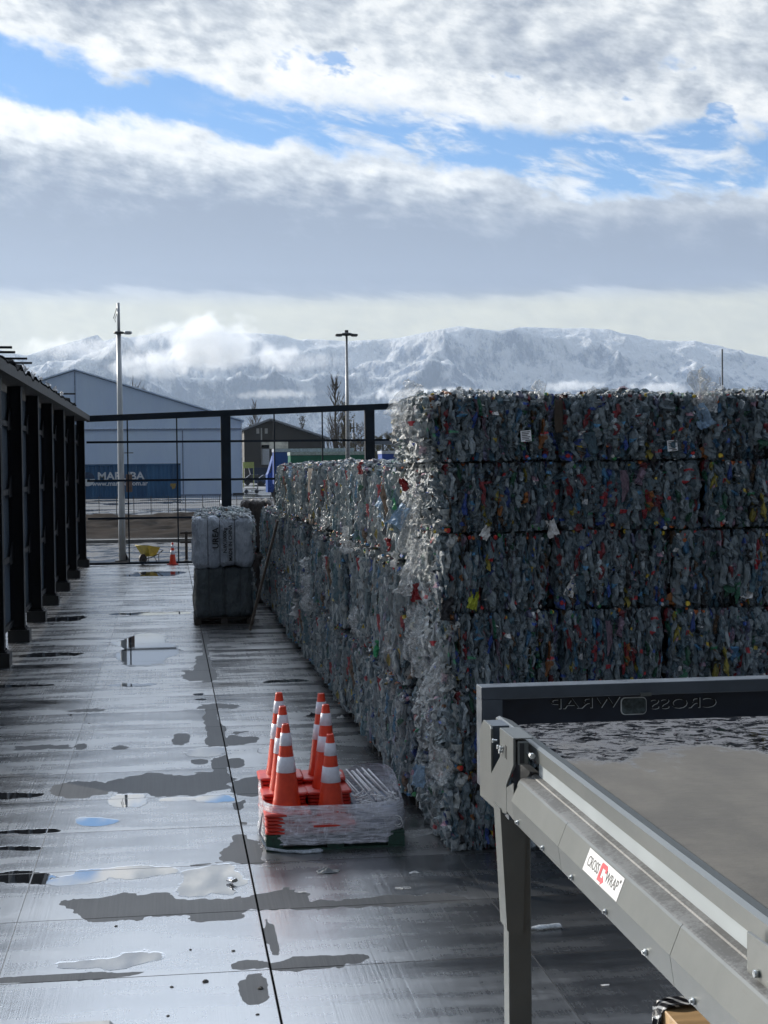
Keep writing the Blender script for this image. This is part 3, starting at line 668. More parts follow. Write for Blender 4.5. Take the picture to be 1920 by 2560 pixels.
# ------------------------------------------------------------------ sacks: pressed fertiliser bags on a pallet
def sack_material(name, c0, c1):
    m, n, b = newmat(name); tcd = n.node('ShaderNodeTexCoord').outputs['Object']
    f = n.noise(tcd, 3.5, 7, .62, .6); f2 = n.noise(n.vmul(tcd, (1, 1, .4)), 11, 6, .6, 1.5); wv = n.noise(tcd, 160, 2, .6)
    c = n.mix(n.ss(f, .3, .7), c0, c1); c = n.mix(n.m('MULTIPLY', n.ss(f2, .55, .7), .5), c, tuple(x*.45 for x in c0))
    n.l.new(c, b.inputs['Base Color']); b.inputs['Roughness'].default_value = .5
    n.l.new(n.bump(n.m('ADD', n.m('MULTIPLY', f2, 2.4), n.m('MULTIPLY', wv, .15)), .8, .05), b.inputs['Normal']); return m
def sack_disp(p, n, seed, w_, ties, amp):
    q = Vector((p[0]*2.2, p[1]*2.2, p[2]*1.5+seed))
    a = mn.fractal(q, 1, 2.1, 5)*amp + abs(mn.noise(Vector((p[0]*9, p[1]*9, p[2]*3+seed))))*amp*.6
    t = min([abs(p[0]-x) for x in ties]) if abs(n[1]) > .4 or abs(n[2]) > .4 else 1
    return a-.035*math.exp(-(t/.035)**2)
def sack_bale(parent_loc, w_, d_, h_, seed, mat, label, ties, name='sack_bale', flat=None):
    root = empty(name, parent_loc); tag(root, label, 'bale', 'pressed sack bales beside the lane')
    m = MB(); r = .13; N_ = 46
    for ax in range(3):
        for sgn in (-1, 1):
            def fn(u, v):
                c = [0, 0, 0]; hs = [w_/2, d_/2, h_/2]; o = [i for i in range(3) if i != ax]
                c[ax] = sgn*hs[ax]; c[o[0]] = (u*2-1)*hs[o[0]]; c[o[1]] = (v*2-1)*hs[o[1]]
                inn = [max(-hs[i]+r, min(hs[i]-r, c[i])) for i in range(3)]; dd = Vector(c)-Vector(inn)
                nn_ = dd.normalized(); p = Vector(inn)+nn_*r
                amp = .052
                k = sack_disp(p, nn_, seed, w_, ties, amp)
                if flat and nn_[1] < -.9: k *= .6
                p = p+nn_*k; return (p.x, p.y, p.z+h_/2)
            m.grid(fn, N_, N_)
    body = m.build('bag_cloth', mat, root)
    b = bmesh.new(); b.from_mesh(body.data); bmesh.ops.remove_doubles(b, verts=b.verts, dist=.0005); bmesh.ops.recalc_face_normals(b, faces=b.faces); b.to_mesh(body.data); b.free()
    mt = simple('tie wire', (.03, .03, .035), .5)
    for x in ties:
        MB().tube([(x, -d_/2+.012, .06), (x, -d_/2-.012, h_*.25), (x, -d_/2-.016, h_*.5), (x, -d_/2-.012, h_*.75), (x, -d_/2+.012, h_-.06), (x, -d_/2+.1, h_-.008), (x, d_/2-.1, h_-.008), (x, d_/2, h_-.06), (x, d_/2, .06)], .006, 5, smooth=False).build('tie_strap', mt, root)
    return root
ms_white = sack_material('white woven sack', (.32, .37, .45), (.50, .55, .63)); ms_dark = sack_material('dark grey sack', (.05, .065, .075), (.10, .12, .13)); ms_grey = sack_material('grey mixed plastic', (.22, .24, .25), (.42, .44, .45))
ux = 1.085; uy = 31.15
pallet('pallet', (ux, uy+.62, 0), 1.2, 1.2, mat_dwood, 'black wet pallet under the dark grey sack bale beside the lane', h=.14)
lo = sack_bale((ux, uy+.62, .145), 1.15, 1.2, 1.02, 3.3, ms_dark, 'dark grey sack bale on the pallet, under the white printed sack bale', [-.3, .02, .33])
hi = sack_bale((ux-.01, uy+.60, 1.15), 1.18, 1.2, 1.02, 8.1, ms_white, 'white woven sack bale printed with black letters, on top of the dark sack bale', [-.30, -.06, .24], flat=True)
bk = sack_bale((ux+.06, uy+1.95, .145), 1.12, 1.1, 1.02, 5.5, ms_dark, 'lower dark sack bale directly behind the dark grey one by the lane', [-.2, .2])
bk2 = sack_bale((ux+.08, uy+1.95, 1.16), 1.15, 1.1, 1.06, 9.5, ms_grey, 'pale sack bale behind the white printed one, showing above it', [-.2, .2])
pallet('pallet', (ux+.05, uy+1.95, 0), 1.2, 1.1, mat_dwood, 'wet pallet behind the first one, under the rear sack bales', h=.14)
mat_black = simple('black print', (.015, .017, .02), .6)
for txt, x, z, sz in [('UREA', -.14, .60, .17), ('N.W.1000kg', .045, .55, .098), ('MADE IN CHINA', .155, .50, .098)]:
    text_obj('printed_text', txt, sz, mat_black, hi, (x, -.6-.046, z), (PI/2, -PI/2, 0), extrude=.004)
# bottle tops and crumbs along the upper rim of the sack bales
for root, seed, hh in ((hi, 71, 1.02), (bk2, 72, 1.06)):
    rg = np.random.default_rng(seed); U, Vv, Nn = (np.array(q, float) for q in AX['+z'])
    V, Fq, C = pieces(rg, 190, U, Vv, Nn, np.array([0, 0, hh+.005]), 1.1, 1.1, (.08, .2), (.03, .07), (.03, .07), .2, .3, .35)
    npmesh('loose_bottles', V, Fq, mat_pet, C, parent=root)
    V, Fq, C = pieces(rg, 120, *(np.array(q, float) for q in AX['+x']), np.array([.585, 0, .5]), 1.1, .98, (.08, .2), (.03, .06), (.03, .06), .9, .3, .1)
    npmesh('pressed_bottles', V, Fq, mat_pet, C, parent=root)
rg = np.random.default_rng(75); V, Fq, C = pieces(rg, 150, *(np.array(q, float) for q in AX['+x']), np.array([.57, 0, .5]), 1.1, .98, (.08, .2), (.03, .06), (.03, .06), .9, .3, .0)
npmesh('pressed_bottles', V, Fq, mat_pet, C, parent=lo)

# brown bales squeezed behind, between the sack bales and the side wall
for i, (x, y_, z, h_, lab) in enumerate([(1.86, 36.3, .0, 1.2, 'dark brown rag bale on the ground behind the sack bales'), (1.82, 36.4, 1.22, 1.2, 'brown rag bale stacked behind the sack bales, with a torn black top')]):
    r_ = sack_bale((x+.25, y_, z), .72, 1.1, h_-.02, 20+i*3, sack_material('brown rag', (.035, .028, .026), (.075, .058, .05)), lab, [-.2, .15])
    r_['group'] = 'brown rag bales behind the sack bales'

# timber leaning against the side wall
b0 = Vector((1.52, 29.6, .0)); b1 = Vector(W(697, 1300, 29.2)); b1.x = 2.05
pl = MB().bar(b0+Vector((0, 0, .05)), b1, .045, .16, (0, 1, 0)).build('timber_plank', mat_wood, None, bevel=.004); tag(pl, 'long weathered plank leaning on the side wall of bales, next to the sack bales', 'plank')

# ------------------------------------------------------------------ the unfinished steel wall on the left
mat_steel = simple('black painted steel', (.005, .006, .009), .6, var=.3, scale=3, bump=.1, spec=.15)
mat_trim = simple('galvanised trim', (.03, .03, .03), .7, var=.3, scale=4)
mat_sheet = simple('ribbed wall sheet', (.05, .075, .11), .45, var=.3, scale=1.2, stretch=(1, 1, .3))
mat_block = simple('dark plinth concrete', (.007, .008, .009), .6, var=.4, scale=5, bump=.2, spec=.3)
mat_alu = simple('torn foil insulation', (.35, .35, .36), .35, .6, var=.4, scale=3, bump=.4, bscale=12)
wall = empty('steel_frame_wall', (-2.62, 27, 0)); tag(wall, 'long black steel-framed wall with ribbed sheets along the left of the wet yard', 'wall')
def wl(m, name, mat, parent=wall, bevel=0):
    o = m.build(name, mat, parent, bevel); o.matrix_parent_inverse = Matrix.Translation((2.62, -27, 0)) if parent is wall else o.matrix_parent_inverse
    return o
colY = []; y = 50.6
for d in (0, 5.2, 4.6, 4.1, 3.9, 3.75, 3.6, 3.5, 3.5): y -= d; colY.append(y)
for y in colY:
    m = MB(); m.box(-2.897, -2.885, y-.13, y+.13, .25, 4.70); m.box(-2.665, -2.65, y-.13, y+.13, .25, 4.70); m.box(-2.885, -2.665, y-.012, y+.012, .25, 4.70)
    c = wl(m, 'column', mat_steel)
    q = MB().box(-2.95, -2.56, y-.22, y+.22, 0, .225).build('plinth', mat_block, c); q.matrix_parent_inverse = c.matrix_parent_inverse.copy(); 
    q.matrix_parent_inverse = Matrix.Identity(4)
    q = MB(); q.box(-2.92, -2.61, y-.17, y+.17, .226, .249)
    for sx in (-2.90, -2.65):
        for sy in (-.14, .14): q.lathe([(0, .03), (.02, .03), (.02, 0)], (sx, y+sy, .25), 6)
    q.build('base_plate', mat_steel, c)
y0, y1 = colY[-1]-.5, 50.75
def sheet(u, v):
    yy = y0+(y1-y0)*u; return (-2.925+.018*(1 if int(u*900) % 2 else -1), yy, .28+4.3*v)
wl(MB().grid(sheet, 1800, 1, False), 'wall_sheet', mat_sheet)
for z in (.36, 1.55, 2.77, 4.0):
    m = MB(); m.box(-2.90, -2.85, y0, y1, z-.05, z+.05); wl(m, 'girt', mat_steel)
for i, y in enumerate(colY):          # knee plates that tie girts to columns
    for z in (1.55, 2.77, 4.0):
        m = MB(); m.prism([(y-.02, z-.10), (y-.62, z-.10), (y-.62, z+.02), (y-.25, z+.30), (y-.02, z+.30)], 'x', -2.848, -2.842); wl(m, 'knee_plate', mat_steel)
m = MB(); m.box(-3.30, -2.50, y0, 50.9, 4.70, 4.735); wl(m, 'soffit', simple('grey soffit', (.012, .012, .012), .7, spec=.2))
m = MB(); m.box(-3.3, -2.505, y0, 50.9, 4.738, 4.86); wl(m, 'eave_beam', mat_steel)
m = MB(); m.box(-2.502, -2.485, y0, 50.9, 4.70, 4.88); wl(m, 'fascia', mat_trim)
def roofs(u, v):
    yy = y0+(43.5-y0)*u; x = -4.6+2.12*v; rib = .035*(1 if int(u*700) % 3 == 0 else 0)
    rag = .10*mn.noise(Vector((yy*1.3, v*3, 2)))*(v > .8)
    return (x, yy, 5.02-.14*(v)+rib+rag+.09*max(0, mn.noise(Vector((yy*.9, 5, 1))))*(v > .75))
wl(MB().grid(roofs, 1400, 8, False), 'roof_sheet', mat_steel)
for i, (y, L) in enumerate([(27.5, 1.2), (29.3, 1.0), (31.0, .9), (33.0, 1.3), (35.2, 1.0), (37.2, .8)]):
    def foil(u, v, y=y, L=L, i=i): return (-2.485-.03*v+.05*mn.noise(Vector((u*4, v*4, i*3.1))), y+L*u, 4.99+.06*mn.noise(Vector((u*6, v, i+.3)))-.16*v*(1-.6*abs(u-.5))+.02)
    wl(MB().grid(foil, 14, 6, False), 'torn_foil', mat_alu)
for (px_, py_, x2, Y) in [(0, 867, 30, 27.0), (0, 879, 38, 28.2), (20, 895, 68, 30.5), (40, 906, 80, 32.5), (150, 983, 189, 41.5)]:
    a = W(x2, py_+1.5, Y); wl(MB().tube([(a[0], Y, a[2]), (a[0]-1.3, Y, a[2]+.01)], .022, 8), 'pipe_end', mat_trim if False else mat_steel)

# ------------------------------------------------------------------ steel frame across the far end of the yard
fr = empty('portal_frame', (1.9, 51, 0)); tag(fr, 'open dark steel portal frame with wire rails closing the far end of the yard', 'frame')
mat_frame = simple('dark blue steel', (.007, .013, .022), .6, var=.3, scale=3, spec=.2)
def fp(m, name, mat=mat_frame):
    o = m.build(name, mat, fr); o.matrix_parent_inverse = Matrix.Translation((-1.9, -51, 0)); return o
Yf = 51.0; px_sp = 4.78; x_p = 1.90
topz = lambda x: 4.78+(x+2.4)*.036
fp(MB().bar((-2.6, Yf, topz(-2.6)), (17, Yf, topz(17)), .2, .20), 'top_beam')
for k in range(4):
    x = x_p+k*px_sp; m = MB(); m.box(x-.16, x+.16, Yf-.12, Yf+.12, .02, topz(x)-.1); m.box(x-.25, x+.25, Yf-.2, Yf+.2, 0, .03); fp(m, 'post')
for k in range(-3, 10):
    if k % 3 == 0: continue
    x = x_p+k*px_sp/3
    if x < -2.4: continue
    fp(MB().box(x-.022, x+.022, Yf-.16, Yf-.121, .06, topz(x)-.1), 'upright')
for z in (1.53, 2.76, 4.01): fp(MB().box(-2.6, 17, Yf-.205, Yf-.162, z-.035, z+.035), 'rail')
fp(MB().box(-2.6, 17, Yf-.21, Yf-.165, .02, .10), 'rail')

# ------------------------------------------------------------------ lamp posts
mat_galv = simple('galvanised pole', (.42, .45, .48), .4, .2, var=.15, scale=3, stretch=(1, 1, .3))
mat_dark = simple('dark grey metal', (.05, .055, .06), .45)
lx, ly, _ = G(306, 1403)
lp = empty('lamp_post', (lx, ly, 0)); tag(lp, 'pale galvanised lamp post with a single small lamp, standing behind the wheelbarrow end of the yard', 'lamp post')
lp['label'] = 'tall pale lamp post with a small ring lamp, rising left of the yellow wheelbarrow'
MB().tube([(0, 0, .04), (0, 0, 1.8), (0, 0, 5.4), (0, 0, 7.7)], [.125, .115, .095, .075], 14).build('pole', mat_galv, lp)
MB().tube([(0, 0, 7.7), (0, 0, 8.75)], .052, 10).build('pole_top', mat_galv, lp)
MB().box(-.24, .24, -.24, .24, 0, .04).build('base_plate', mat_dark, lp)
m = MB()
for a in range(4): m.prism([(.12, .04), (.22, .04), (.12, .30)], 'y', -.008, .008)
m.build('stiffener', mat_galv, lp)
m = MB(); m.lathe([(.06, -.05), (.17, -.04), (.17, .02), (.06, .05)], (0, 0, 7.75), 16); m.build('clamp_ring', mat_dark, lp)
m = MB(); m.tube([(.12, 0, 7.75), (.30, 0, 7.76)], .03, 8); m.lathe([(0, .04), (.13, .03), (.15, -.03), (.10, -.07), (0, -.07)], (.30, 0, 7.76), 14); m.build('lamp_head', mat_galv, lp)
MB().tube([(-.05, 0, 8.6), (-.10, 0, 8.45), (-.17, 0, 8.22)], .012, 5).build('wire', mat_dark, lp)
MB().tube([(-.05, 0, 8.4), (-.13, 0, 8.2), (-.10, 0, 8.1)], .010, 5).build('wire', mat_dark, lp)
m = MB(); m.box(.16, .37, -.12, .1, 2.35-.72, 2.95-.72); o = m.build('junction_box', simple('rusty box', (.14, .10, .085), .6), lp, .01); o.location.z = .72
MB().box(.12, .42, -.15, .12, 3.665, 3.69).build('box_cap', mat_dark, lp)
Yl = 92; q = W(868, 985, Yl)
l2 = empty('floodlight_mast', (q[0], Yl, 0)); tag(l2, 'slim grey floodlight mast with a round lamp head, in front of the snowy mountains', 'lamp post')
tz = W(864, 838, Yl)[2]
MB().tube([(0, 0, .0), (0, 0, 5), (0, 0, tz)], [.16, .12, .07], 12).build('pole', simple('grey pole', (.30, .32, .34), .4, .2), l2)
m = MB(); m.lathe([(.05, -.1), (.35, -.06), (.40, .03), (.28, .08), (.05, .12)], (0, 0, tz+.05), 18); m.build('lamp_crown', mat_dark, l2)
for sx in (-1, 1):
    m = MB(); m.bar((sx*.25, 0, tz+.02), (sx*.66, 0, tz+.0), .42, .13); m.build('floodlight', mat_dark, l2, .03)
    MB().bar((sx*.30, -.02, tz-.075), (sx*.62, -.02, tz-.075), .3, .02).build('lamp_glass', simple('lamp glass', (.5, .52, .5), .2), l2)
MB().box(-.10, .10, -.1, .1, tz+.15, tz+.30).build('lightning_cap', mat_dark, l2)
q0 = W(1806, 985, 40); q1 = W(1804, 873, 40)
m = MB(); m.tube([(q0[0], 40, 0), (q0[0], 40, q1[2])], .022, 7); o = m.build('antenna_mast', mat_dark); tag(o, 'thin dark rod rising behind the right end of the bale wall', 'mast')
m = MB(); a = W(1799, 952, 40); m.tube([(q0[0], 39.97, a[2]-.12), (a[0]+.02, 39.97, a[2]-.12), (a[0], 39.97, a[2]-.04), (a[0], 39.97, a[2]+.1)], .012, 5); m.build('hook', mat_dark, o)

# ------------------------------------------------------------------ white hall tent
m_tent, n_, b_ = newmat('white tent membrane')
tcg = n_.node('ShaderNodeTexCoord').outputs['Object']; f_ = n_.noise(n_.vmul(tcg, (1, 1, .25)), .35, 6, .6)
n_.l.new(n_.mix(n_.ss(f_, .3, .7), (.58, .72, .94), (.66, .80, .97)), b_.inputs['Base Color']); b_.inputs['Roughness'].default_value = .45  # white cloth; the blue of its sky-lit shade is put into the colour
n_.l.new(n_.bump(n_.noise(n_.vmul(tcg, (1, 1, .15)), 1.5, 4, .6), .4, .3), b_.inputs['Normal'])
TX, TY, TH, TE, TW = -8.44, 146.0, 11.7, 6.9, 15.4
tent = empty('hall_tent', (TX, TY, .48)); tag(tent, 'huge white gabled hall tent behind the blue shipping container', 'tent')
D_ = 40
m = MB(); m.add([(-TW, 0, 0), (TW, 0, 0), (TW, 0, TE), (0, 0, TH), (-TW, 0, TE)], [(0, 1, 2, 3, 4)]); m.build('gable_wall', m_tent, tent); m = MB(); m.add([(-TW, D_, 0), (TW, D_, 0), (TW, D_, TE), (0, D_, TH), (-TW, D_, TE)], [(4, 3, 2, 1, 0)]); m.build('gable_wall', m_tent, tent)
for sx in (-1, 1):
    m = MB(); m.add([(sx*TW, .02, 0), (sx*TW, D_, 0), (sx*TW, D_, TE), (sx*TW, .02, TE)], [(0, 1, 2, 3)]); m.build('side_wall', m_tent, tent)
    m = MB(); m.bar((sx*(TW+.06), D_/2-.1, 0), (sx*(TW+.06), D_/2-.1, .1), .1, .1); 
    m = MB(); m.add([(0, -.25, TH+.06), (0, D_+.2, TH+.06), (sx*(TW+.25), D_+.2, TE-.02), (sx*(TW+.25), -.25, TE-.02), (0, -.25, TH+.20), (0, D_+.2, TH+.20), (sx*(TW+.25), D_+.2, TE+.12), (sx*(TW+.25), -.25, TE+.12)], [(0, 1, 2, 3), (4, 5, 6, 7), (0, 3, 7, 4), (1, 2, 6, 5), (2, 3, 7, 6)]); m.build('roof', m_tent, tent)
mat_seam = simple('tent seam', (.22, .28, .40), .5); mat_seaml = simple('tent edge', (.60, .68, .80), .4)
MB().box(-.05, .05, -.05, -.01, TE, TH-.1).build('seam', mat_seam, tent)
MB().box(-TW, TW, -.12, -.01, TE-.75, TE-.66).build('seam', mat_seam, tent)
MB().box(-TW, TW, -.10, -.01, TE-.64, TE-.58).build('seam', mat_seaml, tent)
MB().box(TW-5.6, TW-5.5, -.06, -.01, .1, TE-.8).build('seam', mat_seam, tent)
MB().box(TW-.10, TW+.02, -.06, -.01, .1, TE-.2).build('corner_tube', mat_seaml, tent)
MB().box(TW-.9, TW+.15, -.2, .1, 0, .16).build('ballast', mat_dark, tent)
MB().box(-TW, TW-.95, -.1, -.01, 0, .10).build('hem', mat_seam, tent)

# ------------------------------------------------------------------ blue shipping container
mc, n_, b_ = newmat('blue container steel'); tcg = n_.node('ShaderNodeTexCoord').outputs['Object']
f_ = n_.noise(n_.vmul(tcg, (1, 1, .15)), 1.2, 6, .7); f2_ = n_.noise(n_.vmul(tcg, (3, 1, .12)), 2.2, 4, .6)
c_ = n_.mix(n_.ss(f_, .35, .7), (.025, .095, .21), (.05, .16, .31)); c_ = n_.mix(n_.m('MULTIPLY', n_.ss(f2_, .60, .72), .55), c_, (.30, .40, .50))
n_.l.new(c_, b_.inputs['Base Color']); b_.inputs['Roughness'].default_value = .5
CX1, CX0, CYc = 1.09, -11.1, 134.0
ct = empty('shipping_container', (CX0, CYc, .48)); tag(ct, 'long blue corrugated shipping container with white lettering in front of the tent', 'container')
Lc = CX1-CX0; Hc = 2.98
def cor(u, v):
    x = .12+(Lc-.24)*u; ph = (x/.36) % 1; d = 0 if ph < .36 else (.07 if .5 < ph < .86 else .07*((ph-.36)/.14 if ph <= .5 else (1-ph)/.14)); return (x, .03+d, .2+(Hc-.36)*v)
MB().grid(cor, 680, 1, False).build('side_panel', mc, ct)
m = MB(); m.box(.1, Lc-.1, .12, 2.4, .18, Hc-.12); m.build('body', mc, ct)
for nm, bx in [('top_rail', (0, Lc, 0, .12, Hc-.14, Hc)), ('bottom_rail', (0, Lc, 0, .12, .02, .19)), ('roof_panel', (.05, Lc-.05, .125, 2.4, Hc-.11, Hc-.03))]: MB().box(*bx).build(nm, mc, ct)
for x in (0, Lc-.16): MB().box(x, x+.16, -.004, .16, .001, Hc+.002).build('corner_post', mc, ct)
m = MB()
for x in (-.001, Lc-.179):
    for z in (0, Hc-.12): m.box(x, x+.18, -.012, .17, z-.002, z+.124)
m.build('corner_casting', simple('dark container corner', (.03, .06, .09), .5), ct)
mw = simple('white lettering', (.62, .66, .70), .5, var=.1); mfade = simple('faded lettering', (.02, .05, .11), .5)
def CT(px_, py_): p = W(px_, py_, CYc); return (p[0]-CX0, p[2]-.48)
x_, z_ = CT(302, 1191)
text_obj('lettering', 'MARUBA', .92, mw, ct, (x_, .015, z_), (PI/2, 0, 0), extrude=.008, scale=(1.08, 1, 1))
x_, z_ = CT(300, 1209)
text_obj('lettering', 'www.maruba.com.ar', .56, mw, ct, (x_, .015, z_), (PI/2, 0, 0), extrude=.008, scale=(1.0, 1, 1))
x_, z_ = CT(219, 1198); R_ = .60
arc = lambda a0, a1, r, n=24: [(x_+r*math.cos(a0+(a1-a0)*i/n), z_+r*math.sin(a0+(a1-a0)*i/n)) for i in range(n+1)]
m = MB(); pts = arc(PI, 2*PI, R_)+[(x_+R_*.55, z_-.0), (x_+.2, z_), (x_+.2, z_-.18), (x_-.02, z_-.18), (x_-.02, z_), (x_-R_*.5, z_)]
m.prism(pts, 'y', .005, .020); m.build('emblem', mw, ct)
m = MB(); m.prism(arc(.12, PI-.12, R_), 'y', .005, .020); m.build('emblem_top', mfade, ct)
x_, z_ = CT(432, 1216); MB().prism([(x_-.2, z_+.25), (x_+.3, z_+.25), (x_+.2, z_-.15), (x_-.05, z_-.25), (x_-.1, z_+.02), (x_-.2, z_)], 'y', .005, .02).build('hazard_mark', simple('faded yellow', (.35, .26, .08), .6), ct)

# ------------------------------------------------------------------ low mesh fence on the bank
mat_wire = simple('thin wire', (.09, .09, .09), .5)
lf = empty('wire_fence', (0, 87.5, .45)); tag(lf, 'low wire fence with thin posts running along the brown soil bank', 'fence')
for k in range(-9, 22):
    MB().box(k*.96-.018, k*.96+.018, -.015, .015, 0, 1.10+.03*random.random()).build('post', mat_wire, lf)
for z in (.15, .55, 1.05): MB().box(-9, 21, -.022, -.016, z, z+.012).build('wire_strand', mat_wire, lf)
m = MB()
for k in range(-80, 190): m.box(k*.11, k*.11+.007, -.013, -.008, .12, 1.06)
m.build('mesh_panel', mat_wire, lf)
# bent white tape line in the road behind the fence
q = [W(453, 1260, 92), W(455, 1254, 92), W(500, 1255, 94), W(552, 1252, 94), W(553, 1262, 92)]
o = MB().tube([(p[0], p[1], max(p[2], .5)) for p in q], .05, 6).build('barrier_rail', simple('white tape', (.75, .76, .78), .5)); tag(o, 'low white barrier rail on the wet road beyond the soil bank', 'barrier')

# ------------------------------------------------------------------ grey gabled shed far behind
mat_shed = simple('dark shed cladding', (.055, .052, .048), .6, var=.15, scale=.3); mat_shr = simple('grey shed roof', (.25, .28, .32), .45)
SY = 300; a = W(610, 1077, SY); pk = W(676, 1051, SY); e = W(812, 1097, SY); bz = .5
sh = empty('gabled_shed', (a[0], SY, bz)); tag(sh, 'dark grey gabled industrial shed right of the white tent', 'shed')
X = lambda p: p-a[0]; Z = lambda p: p-bz
m = MB(); m.prism([(0, 0), (X(e[0]), 0), (X(e[0]), Z(e[2])), (X(pk[0]), Z(pk[2])), (0, Z(a[2]))], 'y', 0, 40); m.build('wall', mat_shed, sh)
for p, q in ((a, pk), (pk, e)):
    MB().bar((X(p[0])-(.6 if p is a else 0), 19.5, Z(p[2])+.25-(.2 if p is a else 0)), (X(q[0])+(.9 if q is e else 0), 19.5, Z(q[2])+.25-(.25 if q is e else 0)), 41.5, .35, (0, 0, 1)).build('roof', mat_shr, sh)
mat_lite = simple('pale opening', (.45, .46, .44), .5); mat_see = simple('far light behind', (.62, .62, .55), .6, var=.5, scale=.4)
for (x0_, y0_, x1_, y1_, mt, nm) in [(641, 1071, 648, 1084, mat_lite, 'window'), (662, 1071, 669, 1084, mat_lite, 'window'), (655, 1104, 720, 1122, mat_see, 'window_strip'), (654, 1112, 673, 1162, simple('white door', (.42, .46, .50), .5), 'door'), (653, 1070, 655, 1162, mat_lite, 'downpipe'), (818, 1100, 822, 1122, mat_lite, 'downpipe')]:
    p = W(x0_, y1_, SY); q = W(x1_, y0_, SY); MB().box(X(p[0]), X(q[0]), -.12, -.02, Z(p[2]), Z(q[2])).build(nm, mt, sh)

# ------------------------------------------------------------------ trucks, trailer and machines in front of the shed
def trailer(px0, px1, pyt, Y, col, label, roofcol, h=3.9):
    p0 = W(px0, pyt, Y); p1 = W(px1, pyt, Y); zt = p0[2]; L = p1[0]-p0[0]
    t = empty('box_trailer', (p0[0], Y, .48)); tag(t, label, 'trailer', 'long box trailers parked in front of the shed')
    mt = simple(label[:12], col, .4, var=.15, scale=1); zt -= .48
    MB().box(0, L, 0, 2.5, 1.25, zt-.25).build('box_body', mt, t, .03)
    MB().box(-.03, L+.03, -.03, 2.53, zt-.248, zt).build('roof_edge', simple('trailer edge', roofcol, .4), t)
    MB().box(.3, L-.3, .3, 2.2, 1.0, 1.245).build('chassis', mat_dark, t)
    for k in range(3):
        for yy in (.02, 2.2): 
            MB().tube([(L-1.4-k*1.3, yy, .5), (L-1.4-k*1.3, yy+.28, .5)], .5, 18).build('wheel', mat_dark, t)
    for x in (1.6, 1.9): MB().box(x, x+.12, .5, .62, 0, 1.0).build('landing_leg', mat_dark, t)
    return t
trailer(686, 884, 1122, 118, (.02, .07, .30), 'long blue box trailer parked in front of the shed, its top edge pale', (.45, .50, .58))
trailer(726, 935, 1130, 112, (.015, .15, .09), 'long green box trailer parked in front of the blue one', (.40, .48, .45))
trailer(955, 1075, 1127, 125, (.03, .08, .34), 'short blue trailer roof showing behind the corner of the bale wall', (.6, .63, .66))
p = W(690, 1128, 119.5); t = empty('truck_cab', (p[0]-.55, 121.5, .48)); tag(t, 'white and blue truck cab at the left end of the blue trailer', 'truck')
MB().prism([(0, .6), (2.0, .6), (2.0, 3.5), (.5, 3.5), (.1, 2.2), (0, 2.0)], 'y', 0, 2.4).build('cab_body', simple('cab paint', (.05, .12, .40), .3), t)
MB().prism([(.16, 2.2), (.25, 2.1), (.62, 3.2), (.52, 3.3)], 'y', -.02, 2.42).build('windscreen', mat_dark, t)
MB().tube([(.9, -.05, .5), (.9, .3, .5)], .5, 18).build('wheel', mat_dark, t)
MB().tube([(.9, 2.1, .5), (.9, 2.42, .5)], .5, 18).build('wheel', mat_dark, t)
# parked cars and a yellow-green stand by the shed
def car(px_, py_, Y, wid, label, col):
    p = W(px_, py_, Y); t = empty('parked_car', (p[0], Y, .48)); tag(t, label, 'car', 'cars parked near the shed'); s_ = wid
    MB().prism([(0, .35), (s_, .35), (s_, .85), (s_*.9, .98), (s_*.76, 1.02), (s_*.64, 1.45), (s_*.30, 1.47), (s_*.14, 1.02), (.03, .9)], 'y', 0, 1.7).build('body', simple(label[:9], col, .25, var=.1), t, .05)
    MB().prism([(s_*.19, 1.04), (s_*.73, 1.04), (s_*.62, 1.40), (s_*.32, 1.41)], 'y', -.01, 1.71).build('window', mat_dark, t)
    for x in (.2, .8):
        for yy in (-.02, 1.52): MB().tube([(s_*x, yy, .33), (s_*x, yy+.2, .33)], .33, 16).build('wheel', mat_black, t)
    return t
car(636, 1195, 205, 4.0, 'dark blue parked car on the wet yard right of the tent', (.03, .05, .10))
car(606, 1196, 215, 3.6, 'black parked car half hidden by the tent corner', (.015, .015, .02))
p = W(640, 1180, 240); t = empty('skip_container', (p[0]-.5, 240, .48)); tag(t, 'dark blue open skip in front of the dark shed', 'skip')
MB().prism([(0, .2), (7, .2), (7.6, 2.4), (-.6, 2.4)], 'y', 0, 2.4).build('tub', simple('skip blue', (.015, .03, .07), .5), t); MB().box(-.7, 7.7, -.08, 2.48, 2.41, 2.52).build('rim', mat_dark, t)
p0_ = W(608, 1195, 190); p1_ = W(635, 1155, 190)
t = empty('metal_stand', (p0_[0], 190, .48)); tag(t, 'yellow-green metal stand with a panel beside the tent corner', 'stand'); my = simple('yellow green paint', (.24, .27, .08), .5); ww_ = p1_[0]-p0_[0]; hh_ = p1_[2]-.48
MB().box(0, ww_, 0, .1, hh_-.75, hh_).build('panel', my, t)
for x in (0, ww_-.1): MB().box(x, x+.1, .11, .21, 0, hh_).build('leg', my, t)
MB().box(.1, ww_-.1, .12, .2, 1.0, 1.1).build('crossbar', my, t)
p0_ = W(608, 1220, 150)
t = empty('hand_cart', (p0_[0]+.2, 150, .48)); tag(t, 'low empty metal cart frame on the wet yard by the tent corner', 'cart')
MB().box(0, 1.25, 0, .08, .42, .50).build('frame', mat_dark, t); MB().box(0, 1.25, .8, .88, .42, .50).build('frame', mat_dark, t)
for x in (0, 1.17): MB().box(x, x+.08, .085, .795, .42, .50).build('crossbar', mat_dark, t)
for x in (.1, 1.1): MB().tube([(x, -.06, .2), (x, .04, .2)], .2, 12).build('wheel', mat_dark, t)
MB().box(1.17, 1.25, -.06, -.002, .4, 1.5).build('handle', mat_dark, t)

